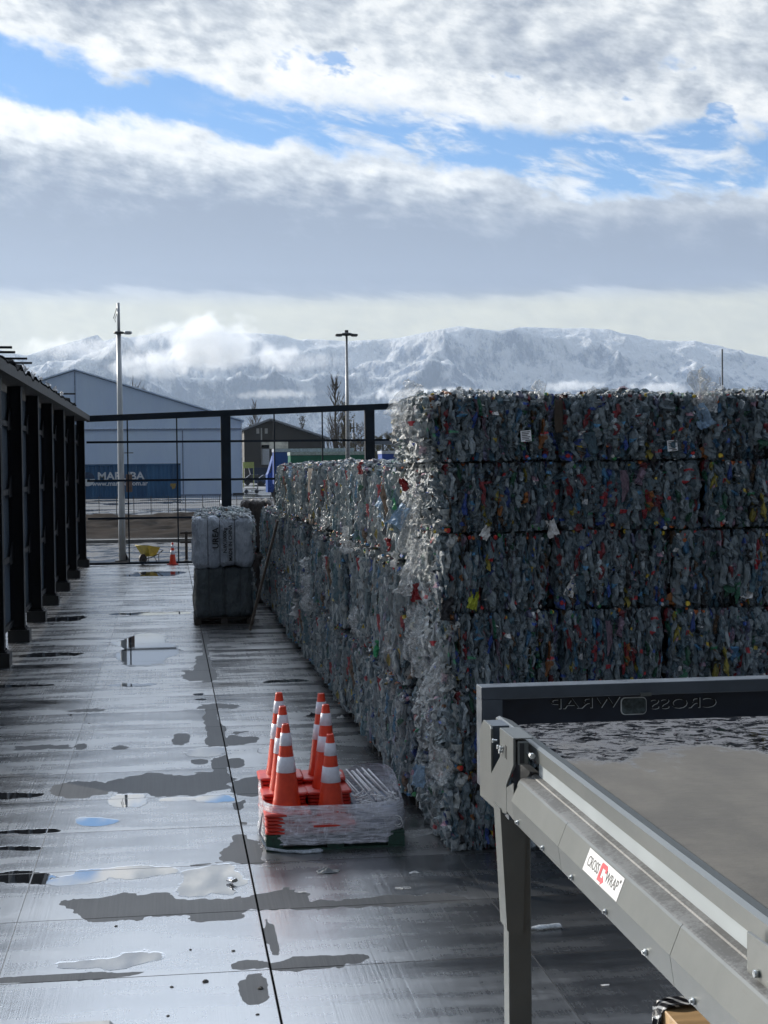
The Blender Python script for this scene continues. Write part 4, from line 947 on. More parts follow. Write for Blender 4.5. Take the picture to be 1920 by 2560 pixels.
# distant canopy and houses on the right of the shed
p0_ = W(880, 1098, 260); p1_ = W(1090, 1098, 260)
t = empty('long_canopy', (p0_[0], 260, .48)); tag(t, 'long low grey canopy roof far behind the lamp mast', 'canopy'); zc = p0_[2]-.48
MB().box(0, 30, 0, 8, zc-.9, zc).build('roof', simple('canopy roof', (.14, .17, .21), .5), t)
for k in range(7): MB().box(.5+k*4.7, .8+k*4.7, .3, .6, 0, zc-.905).build('post', mat_dark, t)

# ------------------------------------------------------------------ bare winter trees
mat_bark = simple('bare branches', (.10, .085, .07), .9, var=.3, scale=1); mat_leaf = simple('dry leaves', (.13, .12, .06), .9, var=.4, scale=2)
def bare_tree(px_, pyt, Y, spread, label, seed, base=.48, leaf=.25, dens=1.0, poplar=True):
    rg = random.Random(seed); p = W(px_, pyt, Y); Ht = p[2]-base
    t = empty('bare_tree' if leaf < .6 else 'leafy_tree', (p[0], Y, base)); tag(t, label, 'tree', 'winter trees beyond the yard')
    tr = MB(); cr = MB(); lf_ = MB(); k_ = Ht/12
    tr.tube([(0, 0, 0), (.1*k_, 0, Ht*.3), (-.05*k_, 0, Ht*.6), (0, 0, Ht)], [.22*k_, .17*k_, .09*k_, .02*k_], 8)
    tr.build('trunk', mat_bark, t)
    for i in range(int(90*dens)):
        z0_ = Ht*rg.uniform(.12, .95); a_ = rg.uniform(0, 2*PI); L = Ht*rg.uniform(.10, .26)*(1.15-.8*z0_/Ht)*(1 if poplar else 1.3); up_ = rg.uniform(.8, 2.4) if poplar else rg.uniform(.2, .9)
        d = Vector((math.cos(a_)*spread, math.sin(a_)*spread, up_*.55)).normalized()*L; s0 = Vector((0, 0, z0_)); mid = s0+d*.5+Vector((0, 0, -.02*L)); e_ = s0+d+Vector((0, 0, .18*L))
        cr.tube([s0, mid, e_], [.055*k_, .04*k_, .012*k_], 4, False, False)
        for j in range(5):
            u = rg.uniform(.3, 1); q = s0.lerp(e_, u); dd = (d.normalized()+Vector((rg.uniform(-.6, .6), rg.uniform(-.6, .6), rg.uniform(0, .8)))).normalized()*L*rg.uniform(.25, .5)
            cr.tube([q, q+dd], [.024*k_, .010*k_], 3, False, False)
            for _ in range(int(10*leaf*(1.6-z0_/Ht))):
                c = q+dd*rg.random()+Vector([rg.gauss(0, .05*Ht*.3) for _ in range(3)]); sz = .09*k_*rg.uniform(.6, 1.6); n1 = Vector([rg.gauss(0, 1) for _ in range(3)]).normalized(); n2 = n1.cross(Vector((.3, .5, .8))).normalized()
                lf_.add([c-n1*sz, c+n2*sz, c+n1*sz, c-n2*sz], [(0, 1, 2, 3)])
    c_ = cr.build('branches', mat_bark, t, fix=False)
    if lf_.v: lf_.build('crown', mat_leaf, t, fix=False)
    return t
bare_tree(838, 945, 230, .50, 'tall bare poplar left of the floodlight mast', 1, leaf=.0, dens=1.0)
bare_tree(862, 1010, 236, .50, 'shorter yellowish poplar touching the floodlight mast', 2, leaf=.35, dens=1.2)
bare_tree(638, 1004, 330, .55, 'rounded bare tree above the left eave of the dark shed', 3, leaf=.1, dens=1.0)
bare_tree(755, 1042, 340, .5, 'pale bare tree above the right roof slope of the shed', 4, leaf=.15, dens=.9)
bare_tree(902, 1058, 240, .75, 'wide bare tree between the lamp mast and the thick frame post', 5, leaf=.15, poplar=False)
bare_tree(331, 955, 190, .5, 'tree top peeping over the roof of the white tent', 6, leaf=.1, dens=.8, poplar=False)
for i, (px_, pyt, Y) in enumerate([(945, 1090, 420), (975, 1082, 430), (1010, 1086, 440), (920, 1100, 410), (1050, 1090, 430), (700, 1108, 420)]):
    bare_tree(px_, pyt, Y, 1.0, ['dark leafy tree far behind, just right of the thick frame post', 'tallest of the dark trees far behind the bale wall corner', 'dark far tree hidden partly by the bale wall corner', 'low dark tree left of the thick frame post, far behind', 'dark far tree behind the facing bale wall', 'low far tree seen through the strip windows of the shed'][i], 20+i, leaf=1.7, dens=1.1, poplar=False)
# cell tower
p = W(884, 1048, 380); t = empty('cell_tower', (p[0], 380, .48)); tag(t, 'thin cell tower with antenna panels right of the lamp mast', 'tower')
MB().tube([(0, 0, 0), (0, 0, p[2]-.48)], [.45, .2], 10).build('mast', simple('tower grey', (.2, .22, .25), .5), t)
for k in range(3):
    a_ = k*2.1+.4; MB().bar((math.cos(a_)*.9, math.sin(a_)*.9, p[2]-3.6), (math.cos(a_)*.9, math.sin(a_)*.9, p[2]-1.4), .4, .25).build('antenna_panel', mat_dark, t)
MB().lathe([(.2, 0), (1.1, 0), (1.1, .12), (.2, .12)], (0, 0, p[2]-2.6), 12).build('platform', mat_dark, t)

# ------------------------------------------------------------------ traffic cones
m_or, n_, b_ = newmat('orange cone plastic'); f_ = n_.noise(n_.node('ShaderNodeTexCoord').outputs['Object'], 9, 5, .6)
n_.l.new(n_.mix(n_.ss(f_, .3, .7), (.50, .030, .009), (.66, .052, .014)), b_.inputs['Base Color']); b_.inputs['Roughness'].default_value = .38
m_base, n_, b_ = newmat('red cone base'); f_ = n_.noise(n_.node('ShaderNodeTexCoord').outputs['Object'], 12, 5, .6)
n_.l.new(n_.mix(n_.ss(f_, .3, .7), (.42, .02, .012), (.58, .035, .018)), b_.inputs['Base Color']); b_.inputs['Roughness'].default_value = .42
mat_coll = simple('reflective collar', (.62, .63, .72), .35, var=.08, scale=20, bump=.15, bscale=220)
def cone_root():
    t = empty('traffic_cone')
    prof = [(.118, .028), (.114, .06), (.103, .12), (.030, .70), (.026, .715), (.019, .718), (.019, .64)]
    MB().lathe(prof, n=32).build('cone_body', m_or, t)
    m = MB(); s_ = .185; c_ = .035
    def rrect(s_, z): return [(sx*(s_-c_)+c_*math.cos(a), sy*(s_-c_)+c_*math.sin(a), z) for sx, sy, a0 in ((1, 1, 0), (-1, 1, PI/2), (-1, -1, PI), (1, -1, 1.5*PI)) for a in [a0+PI/2*k/4 for k in range(5)]]
    rings = [rrect(s_-.012, 0), rrect(s_, .004), rrect(s_, .020), rrect(s_-.012, .028)]
    v = sum(rings, []); n = 20
    fs = [(i*n+k, i*n+(k+1) % n, (i+1)*n+(k+1) % n, (i+1)*n+k) for i in range(3) for k in range(n)]+[tuple(range(60, 80))]
    m.add(v, fs); m.build('cone_base', m_base, t)
    rr = lambda z: .103+(z-.12)*(.030-.103)/(.70-.12)
    for z0_, z1_ in ((.33, .455), (.545, .645)): MB().lathe([(rr(z0_)+.0005, z0_-.001), (rr(z0_)+.0035, z0_), (rr(z1_)+.0035, z1_), (rr(z1_)+.0005, z1_+.001)], n=32).build('reflective_collar', mat_coll, t)
    return t
cone = cone_root(); cq = G(432, 1411); cone.location = (cq[0], cq[1], 0); tag(cone, 'single orange traffic cone on the ground at the far end, right of the wheelbarrow', 'traffic cone')
# the pallet with its load
PX, PY = 1.345, 13.18; PZ = .135
mat_green = simple('green painted wood', (.012, .045, .032), .6, var=.4, scale=5, bump=.2, stretch=(8, 1, 8))
pal = pallet('pallet', (PX, PY, 0), 1.16, 1.02, mat_green, 'green pallet carrying the wrapped traffic cones, beside the near corner of the bale wall', rz=-.01, h=PZ)
stk = [(-.395, -.325, 6, 'front left', .045), (-.03, -.335, 3, 'front right', .04), (-.40, -.0, 9, 'middle left', .047), (-.02, .02, 9, 'middle right', .047), (-.40, .33, 11, 'back left', .048), (-.03, .345, 10, 'back right', .050)]
NUM = ['lowest']+ORD[1:]
for (x, y, n_c, nm, st) in stk:
    for k in range(n_c):
        last = k == n_c-1
        lab = ('topmost orange cone with two white collars on the %s stack of the pallet' % nm) if last else ('nested orange cone, %s from the pallet up in the %s stack' % (NUM[k] if k else 'lowest', nm))
        c_ = copy_tree(cone, None, lab, 'traffic cones stacked on the pallet')
        c_.location = (PX+x+random.uniform(-.006, .006), PY+y+random.uniform(-.006, .006), PZ+.004+k*st*.66+(.03*k*0)); c_.rotation_euler = (0, 0, random.uniform(-.05, .05)); c_.scale = (1.06, 1.06, 1.04) if last else (1, 1, .97)
# white plastic: rods, rings and ties on the right half
mat_wpl = simple('white plastic', (.62, .63, .66), .35, var=.08, scale=12)
for k in range(11):
    x0_ = PX+.16+.030*k+random.uniform(-.01, .01); dx_ = -.10+random.uniform(-.03, .03); zt = .34+random.uniform(-.02, .03)
    a_ = (x0_+.14, PY-.18+random.uniform(-.03, .03), PZ+.14+.01*(k % 3)); b2 = (x0_+dx_+.04, PY+.33+random.uniform(-.03, .03), zt+.14)
    o = MB().tube([a_, b2], .0085, 8).build('plastic_rod', mat_wpl); tag(o, 'long white plastic rod in the bundle on the wrapped pallet, %s from the left' % ORD[k], 'rod', 'white rods on the pallet')
for k in range(60):
    a0 = random.uniform(0, 2*PI); r_ = random.uniform(.05, .10); c0 = Vector((PX+.33+random.uniform(-.16, .19), PY-.34+random.uniform(-.10, .14), PZ+.25+random.uniform(-.04, .05)))
    ar = random.uniform(.6, 1.3); tl = random.uniform(-.5, .5); pts = [c0+Vector((r_*math.cos(a0+ar*i/6)-r_*math.cos(a0+ar/2), r_*math.sin(a0+ar*i/6)-r_*math.sin(a0+ar/2), tl*(i/6-.5)*.09)) for i in range(7)]
    o = MB().tube(pts, .0055, 6).build('plastic_hook', mat_wpl); tag(o, 'one of the small curved white plastic hooks piled on the right of the wrapped pallet', 'hook', 'white plastic hooks on the pallet')
for k in range(14):
    c0 = Vector((PX+.20+.355*((k*.61) % 1), PY-.47-.012*(k % 3), PZ+.055+.17*((k*.37+.2) % 1))); r_ = random.uniform(.030, .042)
    pts = [c0+Vector((r_*math.cos(2*PI*i/18), random.uniform(-.002, .002), r_*math.sin(2*PI*i/18))) for i in range(19)]
    o = MB().tube(pts, .005, 6, False).build('plastic_ring', mat_wpl); tag(o, 'one of the white plastic rings pressed against the film at the pallet front', 'ring', 'white plastic rings on the pallet')
m = MB(); m.box(PX+.17, PX+.555, PY-.45, PY+.40, PZ+.006, PZ+.15)
o = m.build('plastic_tray', simple('pale blue tray', (.16, .19, .26), .5), bevel=.02); tag(o, 'shallow grey tray under the white hooks on the right of the pallet', 'tray')
# stretch film
mw_, n_, b_ = newmat('stretch film'); tco = n_.node('ShaderNodeTexCoord').outputs['Object']
f1 = n_.noise(n_.vmul(tco, (1, 1, 9)), 5, 6, .65, 1.2); f2 = n_.noise(n_.vmul(tco, (1, 1, .6)), 16, 5, .7, 1.5)
b_.inputs['Base Color'].default_value = (.72, .74, .84, 1); b_.inputs['Roughness'].default_value = .18
n_.l.new(n_.bump(n_.m('ADD', f1, n_.m('MULTIPLY', f2, .6)), .9, .02), b_.inputs['Normal'])
n_.l.new(n_.m('ADD', n_.ss(f1, .34, .64, .28, .8), n_.ss(f2, .50, .72, 0, .4)), b_.inputs['Alpha'])
rg = random.Random(4)
def film(u, v):
    a_ = u*2*PI; c, s_ = math.cos(a_), math.sin(a_); p_ = 5.0
    k = (abs(c)**p_+abs(s_)**p_)**(-1/p_); x = c*k*.605; y = s_*k*.535
    top_ = .375+(.03*mn.noise(Vector((c*2, s_*2, 1))))+(.10 if (x < -.3 and y > 0) else 0)*min(1, (-x-.3)*5)*min(1, max(0, y)*6)+(.12 if x > .1 else 0)*min(1, max(0, y+.2)*3)*min(1, (x-.1)*5)
    bul = .012*mn.noise(Vector((c*5, s_*5, v*2)))+.008*mn.noise(Vector((c*3, s_*3, v*26)))+(.035*math.exp(-((v-.5)/.35)**2) if x > .3 else 0)*(.5+mn.noise(Vector((c*4, s_*4, v*3))))
    sk = 1+bul+(.04*(v < .12)*mn.noise(Vector((c*9, s_*9, 4))))-(.05*max(0, v-.9)*10)*.6
    return (x*sk, y*sk, .05+(top_-.05)*v+.012*mn.noise(Vector((c*7, s_*7, 8)))*(1-v))
wr = MB().grid(film, 220, 34).build('stretch_film', mw_, None, fix=False); wr.location = (PX, PY, 0); tag(wr, 'crinkled clear stretch film wrapped round the cones and the green pallet', 'film')
tl_ = MB().tube([(-.60, -.30, .28), (-.63, -.34, .12), (-.58, -.50, .03), (-.42, -.57, .015), (-.25, -.60, .014), (-.16, -.585, .014), (-.12, -.60, .016)], [.006, .012, .014, .012, .014, .020, .008], 7)
tl_.tube([(-.40, -.575, .02), (-.30, -.62, .012), (-.14, -.62, .012)], [.006, .012, .006], 6); tl_.build('film_tail', film_mat('film tail', (.55, .62, .70), .7), wr, fix=False)

# ------------------------------------------------------------------ wheelbarrow, trestle
wx, wy, _ = G(371, 1410)
wb = empty('wheelbarrow', (wx, wy, 0), .9); wb.scale = (.85, .85, .95); tag(wb, 'yellow wheelbarrow with a dark inside, parked at the far end of the yard', 'wheelbarrow')
my = simple('yellow barrow paint', (.42, .33, .03), .45, var=.25, scale=6); mi = simple('dark rubber', (.02, .02, .02), .6)
def ring8(sx0, sx1, sy, z, fz=0): return [(-sx0, -sy, z+fz), (sx1, -sy, z), (sx1, sy, z), (-sx0, sy, z+fz)]
m = MB(); o_ = ring8(.40, .34, .31, .56, .10); i_ = ring8(.14, .22, .19, .27); v = o_+i_; fs = [(0, 1, 5, 4), (1, 2, 6, 5), (2, 3, 7, 6), (3, 0, 4, 7), (4, 5, 6, 7)]; m.add(v, fs); b_o = m.build('tray', my, wb)
sm = b_o.modifiers.new('s', 'SOLIDIFY'); sm.thickness = .012; 
m = MB(); v = [(x*.97, y*.97, z+.005) for x, y, z in o_]+[(x*.95, y*.93, z+.016) for x, y, z in i_]; m.add(v, fs); m.build('tray_lining', simple('dark tray inside', (.05, .06, .07), .4), wb)  # inner face of the tray in a darker colour
MB().tube([o_[0], o_[1], o_[2], o_[3], o_[0]], .012, 6).build('tray_rim', my, wb)
for sy in (-1, 1):
    MB().tube([(-.42, sy*.05, .16), (.0, sy*.18, .24), (.30, sy*.27, .34), (.50, sy*.29, .44)], .016, 8).build('handle_bar', mi, wb)
    MB().tube([(.12, sy*.2, .26), (.26, sy*.25, .01), (.34, sy*.25, .01), (.30, sy*.26, .33)], .014, 7).build('leg', mi, wb)
    MB().tube([(.44, sy*.285, .41), (.54, sy*.29, .46)], .021, 8).build('grip', mi, wb)
m = MB(); m.tube([(-.34, -.045, .18), (-.34, .045, .18)], .18, 20); m.build('wheel', mi, wb)
tx, ty, _ = G(472, 1404)
tr = empty('timber_trestle', (tx, ty, 0)); tag(tr, 'dark wooden trestle standing left of the sack bales', 'trestle')
for x in (-.12, .26): MB().box(x, x+.09, 0, .09, .06, 1.02).build('upright', mat_dwood, tr)
for z in (.62, .93): MB().box(-.28, .5, -.05, -.002, z, z+.07).build('crossbeam', mat_dwood, tr)
for x in (-.15, .25): MB().box(x, x+.14, -.3, .4, 0, .058).build('foot', mat_dwood, tr)
# soft lumps of soil on the bank's rim and stones on the yard
mat_stone = simple('dark stone', (.03, .028, .026), .8, var=.4, scale=20)
def stone(px_, py_, s_, mat, name, label, cat, seed=0, flat=.7, group=None):
    x, y, _ = G(px_, py_); m = MB(); m.lathe([(.001, -.2*flat), (.6, -.18*flat), (1, .15*flat), (.8, .6*flat), (.3, .85*flat), (.001, .9*flat)], (0, 0, 0), 9, False)
    m.v = [tuple(Vector(v)*(1+.45*mn.noise(Vector(v)*1.3+Vector((seed*3.1, 0, 0))))*s_) for v in m.v]; o = m.build(name, mat); o.location = (x, y, .0); return tag(o, label, cat, group)
for i, (px_, py_, s_, lab) in enumerate([(515, 2455, .022, 'dark stone on the wet slab left of the long joint, nearest of the small stones'), (584, 2378, .014, 'tiny dark stone right above the nearest joint'), (430, 2468, .012, 'small dark stone in the middle of the nearest slab'), (139, 1759, .02, 'little dark stone on the left of the wet slabs'), (178, 1788, .02, 'dark crumb near the left dry patch'),
     (290, 2316, .012, 'tiny dark crumb in the middle slab'), (651, 2472, .02, 'dark stone on the dry patch beside the long joint'), (644, 2537, .012, 'small crumb at the bottom beside the long joint'), (476, 2375, .010, 'tiny dark crumb left of the long joint'), (223, 1809, .012, 'dark crumb beside the thin side joint'), (420, 2540, .010, 'tiny crumb in the nearest slab'), (346, 1410, .05, 'dark lump beside the wheel of the wheelbarrow')]):
    stone(px_, py_, s_, mat_stone, 'stone', lab, 'stone', i, group='small stones on the slabs')
# litter
mat_rag = film_mat('grey rag', (.20, .22, .24), 1, .6)
def litter(name, px_, py_, size, mat, lab, cat, seed, h=.25, rz=0):
    x, y, _ = G(px_, py_); rg = random.Random(seed); ph = rg.uniform(0, 50)
    def fn(u, v):
        xx = (u-.5)*size; yy = (v-.5)*size*.5; k = 1-.3*mn.noise(Vector((u*2, v*2, ph)))
        return (xx*k, yy*k, max(.003, size*h*(.4+mn.fractal(Vector((u*3, v*3, ph)), 1, 2, 4))*(1-(2*u-1)**2)*(1-(2*v-1)**2)+.004))
    o = MB().grid(fn, 16, 10, False).build(name, mat, None, fix=False); o.location = (x, y, 0); o.rotation_euler.z = rz; return tag(o, lab, cat)
litter('rag', 820, 2180, .17, mat_rag, 'crumpled grey rag on the dark slab in front of the pallet', 'rag', 1)
litter('plastic_scrap', 1035, 2183, .075, mf_white, 'small white plastic scrap right of the grey rag', 'scrap', 2, .3)
litter('plastic_scrap', 1008, 2221, .12, mf_clear, 'thin clear strip of plastic below the white scrap', 'scrap', 3, .08)
litter('plastic_scrap', 756, 2231, .06, mf_white, 'tiny pale scrap near the long joint, left of the rag', 'scrap', 4, .1)
litter('plastic_scrap', 780, 1790, .16, mf_black, 'black and white crumpled scrap behind the cones', 'scrap', 5, .3)
litter('bottle_scrap', 852, 1795, .10, mf_white, 'white bottle scrap at the foot of the side wall behind the cones', 'scrap', 6, .5)
litter('plastic_scrap', 1045, 2085, .36, mf_clear, 'clear plastic sheet lying between the pallet and the bale wall', 'scrap', 7, .10, .5)
litter('plastic_scrap', 1513, 2464, .05, mf_white, 'tiny white scrap under the conveyor', 'scrap', 8, .1)
# crushed can in the puddle and flat bottle under the conveyor
x, y, _ = G(575, 2207); m = MB(); m.lathe([(.001, 0), (.026, 0), (.031, .012), (.024, .05), (.031, .085), (.026, .10), (.001, .10)], (0, 0, 0), 16, False)
m.v = [(v[0]*(1+.5*mn.noise(Vector(v)*40)), v[1]*.55*(1+.4*mn.noise(Vector(v)*33)), v[2]) for v in m.v]; o = m.build('crushed_can', simple('crushed aluminium', (.45, .45, .46), .25, .9)); o.rotation_euler = (1.45, 0, .35); o.location = (x, y+.03, .02); tag(o, 'crushed silver can lying in the bright puddle by the long joint', 'can')
x, y, _ = G(1355, 2322); m = MB(); m.lathe([(.001, 0), (.03, .004), (.034, .03), (.028, .09), (.034, .15), (.02, .20), (.011, .215), (.012, .235), (.001, .236)], (0, 0, 0), 14, False)
m.v = [(v[0], v[1]*.45*(1+.4*mn.noise(Vector(v)*30)), v[2]) for v in m.v]; o = m.build('flattened_bottle', film_mat('clear bottle', (.6, .66, .72), .6, .1)); o.rotation_euler = (PI/2, 0, -1.45); o.location = (x+.13, y, .018); tag(o, 'flattened clear bottle on the dark floor under the conveyor', 'bottle')

# ------------------------------------------------------------------ belt conveyor in the right foreground
m_con, n_, b_ = newmat('grey conveyor paint'); tco = n_.node('ShaderNodeTexCoord').outputs['Object']
f1 = n_.noise(tco, 2.5, 6, .65); f2 = n_.noise(n_.vmul(tco, (1, .15, 1)), 30, 4, .6)
c_ = n_.mix(n_.ss(f1, .3, .7), (.100, .110, .108), (.126, .135, .131)); c_ = n_.mix(n_.m('MULTIPLY', n_.ss(f2, .62, .75), .25), c_, (.10, .095, .085))
n_.l.new(c_, b_.inputs['Base Color']); b_.inputs['Roughness'].default_value = .36; b_.inputs['Metallic'].default_value = .25
n_.l.new(n_.bump(n_.noise(tco, 240, 3, .6), .08, .002), b_.inputs['Normal'])
m_dust, n_, b_ = newmat('dusty ledge'); tco = n_.node('ShaderNodeTexCoord').outputs['Object']; f1 = n_.noise(tco, 60, 5, .75); f2 = n_.noise(tco, 4, 5, .6)
n_.l.new(n_.mix(n_.ss(n_.m('ADD', f1, n_.m('MULTIPLY', n_.m('SUBTRACT', f2, .5), .9)), .4, .62), (.085, .083, .078), (.16, .16, .155)), b_.inputs['Base Color']); b_.inputs['Roughness'].default_value = .6
m_lite = simple('pale inner strip', (.36, .40, .42), .4, var=.06, scale=5); m_bolt = simple('zinc bolt', (.6, .62, .62), .25, .8)
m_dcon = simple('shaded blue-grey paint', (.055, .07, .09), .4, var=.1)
CB0, CB1 = 8.0, .6        # far end and near end of the frame
cv = empty('belt_conveyor', (1.7, CB0, 0)); tag(cv, 'grey painted belt conveyor with a dusty brown belt filling the right foreground', 'conveyor')
def cp(m, name, mat=m_con, parent=cv, bevel=0.0, label=None):
    o = m.build(name, mat, parent, bevel)
    if parent is cv: o.matrix_parent_inverse = Matrix.Translation((-1.7, -CB0, 0))
    if label: o['label'] = label
    return o
Zc = lambda dz: H-dz
CR = 6.0                     # right edge
# belt
mb_, n_, b_ = newmat('worn conveyor belt'); pos = n_.node('ShaderNodeNewGeometry').outputs['Position']; x_, y_, z_ = n_.sep(pos)
g1 = n_.noise(n_.vmul(pos, (1, .6, 1)), 2.2, 7, .62); g2 = n_.noise(n_.vmul(pos, (1, 3.0, 1)), 9, 6, .7, .6); g3 = n_.noise(pos, 40, 5, .7)
c_ = n_.mix(n_.ss(g1, .3, .7), (.070, .061, .048), (.125, .110, .086)); c_ = n_.mix(n_.m('MULTIPLY', n_.ss(g2, .50, .72), .6), c_, (.075, .065, .055))
wetb = n_.m('MULTIPLY', n_.ss(n_.m('ADD', y_, n_.m('MULTIPLY', n_.m('SUBTRACT', g1, .5), 3.0)), 6.75, 7.25), 1.0)
g4 = n_.noise(n_.vmul(pos, (.8, 1.1, 1)), 10, 8, .8, .8); blk = n_.m('MULTIPLY', wetb, n_.ss(g4, .50, .52))
c_ = n_.mix(n_.m('MULTIPLY', wetb, .6), c_, (.06, .06, .075)); c_ = n_.mix(blk, c_, (.006, .006, .008))
n_.l.new(c_, b_.inputs['Base Color']); n_.l.new(n_.m('ADD', n_.m('MULTIPLY', n_.lin(wetb, 0, 1, .70, .34), n_.m('SUBTRACT', 1.0, blk)), .03), b_.inputs['Roughness'])
n_.l.new(n_.bump(n_.m('ADD', n_.m('MULTIPLY', g3, n_.m('ADD', .25, wetb)), n_.m('MULTIPLY', g2, .5)), .5, .012), b_.inputs['Normal'])
bn_ = b_.inputs['Normal'].links[0].from_node; n_.l.new(n_.m('MULTIPLY', n_.m('SUBTRACT', 1.0, blk), .6), bn_.inputs['Strength'])
m = MB(); pr = [(CB1, Zc(1.378)), (CB0-.10, Zc(1.378)), (CB0-.04, Zc(1.388)), (CB0, Zc(1.41)), (CB0+.01, Zc(1.44)), (CB0-.03, Zc(1.48)), (CB0-.10, Zc(1.50)), (CB1, Zc(1.50))]
m.prism(pr, 'x', 1.795, CR-.1); cp(m, 'belt', mb_)
m = MB(); m.tube([(1.80, CB0-.09, Zc(1.452)), (CR-.105, CB0-.09, Zc(1.452))], .07, 20); cp(m, 'end_roller', mat_dark)
# side member: a folded profile swept along the length (x, z)
t_ = .004
def sweep(pts, name, mat, y0_=CB1, y1_=CB0-.28, th=.004, label=None):
    m = MB(); n = len(pts); v = []
    off = []
    for i, p in enumerate(pts):
        a_ = Vector(pts[max(i-1, 0)]); b2 = Vector(pts[min(i+1, n-1)]); d = (b2-a_).normalized(); off.append((p[0]+d.y*th, p[1]-d.x*th))
    loop = list(pts)+off[::-1]; m.prism(loop, 'y', y0_, y1_); return cp(m, name, mat, label=label)
sweep([(1.80, Zc(1.384)), (1.782, Zc(1.366)), (1.715, Zc(1.339)), (1.700, Zc(1.345)), (1.700, Zc(1.405)), (1.712, Zc(1.412))], 'belt_flange', m_con, CB1, CB0-.06)
sweep([(1.716, Zc(1.408)), (1.716, Zc(1.478)), (1.708, Zc(1.481))], 'inner_strip', m_lite, CB1, 7.05)
sweep([(1.714, Zc(1.4795)), (1.690, Zc(1.484)), (1.686, Zc(1.490)), (1.637, Zc(1.499)), (1.631, Zc(1.502))], 'dust_ledge', m_dust, CB1, 7.09)
for k, (ya, yb) in enumerate([(CB1, 3.1), (3.104, 4.756), (4.76, 6.197), (6.201, 7.08)]):
    sweep([(1.631, Zc(1.501)), (1.624, Zc(1.507)), (1.588, Zc(1.597)), (1.602, Zc(1.697)), (1.63, Zc(1.707))], 'side_plate', m_con, ya, yb)
m = MB(); m.prism([(7.083, Zc(1.517)), (7.10, Zc(1.517)), (7.235, Zc(1.565)), (7.235, Zc(1.68)), (7.083, Zc(1.69))], 'x', 1.596, 1.599); cp(m, 'side_plate_end')
m = MB(); m.box(1.72, 1.76, CB1, CB0-.35, Zc(1.70), Zc(1.50)); cp(m, 'side_beam', mat_dark)
m = MB(); m.box(1.80, CR-.12, CB1, CB0-.45, Zc(1.68), Zc(1.56)); cp(m, 'bed_plate', mat_dark)
sweep([(CR-.1, Zc(1.66)), (CR, Zc(1.66)), (CR, Zc(1.32)), (CR-.1, Zc(1.32))], 'belt_flange', m_con, CB1, CB0-.06)
for k in range(12):          # row of bolts along the lower edge
    y = 6.98-.485*k
    if y < 1: break
    m = MB(); m.tube([(1.600, y, Zc(1.676)), (1.586, y, Zc(1.676))], .012, 6); m.tube([(1.586, y, Zc(1.676)), (1.579, y, Zc(1.676))], .007, 8); cp(m, 'bolt', m_bolt)
# end bracket with its slotted plate, stub tube and bolts
yz = [(7.90, 1.40), (7.80, 1.33), (7.64, 1.33), (7.61, 1.345), (7.61, 1.569), (7.40, 1.446), (7.40, 1.303), (7.10, 1.303), (7.10, 1.43), (7.26, 1.557), (7.26, 1.70), (7.50, 1.735), (7.90, 1.745)]
m = MB(); m.prism([(y, Zc(d)) for y, d in yz], 'x', 1.600, 1.612); cp(m, 'end_bracket', m_con, bevel=.0015)
m = MB(); m.box(1.6125, 1.698, 7.10, 7.40, Zc(1.3075), Zc(1.3035)); cp(m, 'bracket_top', m_con)
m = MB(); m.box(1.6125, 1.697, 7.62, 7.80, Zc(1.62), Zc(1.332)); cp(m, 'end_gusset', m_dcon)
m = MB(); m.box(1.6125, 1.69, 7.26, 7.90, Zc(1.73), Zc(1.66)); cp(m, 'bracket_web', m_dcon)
m = MB(); m.box(1.620, 1.672, 7.085, 7.16, Zc(1.428), Zc(1.318)); cp(m, 'stub_tube', m_con, bevel=.004)
m = MB(); m.box(1.628, 1.650, 7.083, 7.0845, Zc(1.421), Zc(1.325)); cp(m, 'tube_opening', mat_black)
m = MB(); m.tube([(1.664, 7.085, Zc(1.371)), (1.670, 7.02, Zc(1.373))], .008, 8); m.tube([(1.669, 7.03, Zc(1.373)), (1.672, 7.008, Zc(1.374))], .014, 6); cp(m, 'bolt', m_bolt)
for (yy, zz) in [(7.50, 1.385), (7.385, 1.395), (7.345, 1.41), (7.325, 1.39)]:
    m = MB(); m.tube([(1.608, yy, Zc(zz)), (1.585, yy, Zc(zz))], .006, 8); m.tube([(1.592, yy, Zc(zz)), (1.582, yy, Zc(zz))], .011, 6); cp(m, 'bolt', m_bolt)
for yy in (7.27, 7.24):
    m = MB(); m.box(1.5975, 1.5995, yy, yy+.006, Zc(1.43), Zc(1.365)); cp(m, 'slot', mat_black)
m = MB(); m.prism([(3.80, Zc(1.36)), (4.27, Zc(1.375)), (4.27, Zc(1.50)), (3.80, Zc(1.50))], 'x', 1.655, 1.667); cp(m, 'near_bracket', m_con, bevel=.001)
m = MB(); m.tube([(1.655, 4.18, Zc(1.47)), (1.64, 4.18, Zc(1.47))], .012, 6); cp(m, 'bolt', m_bolt)
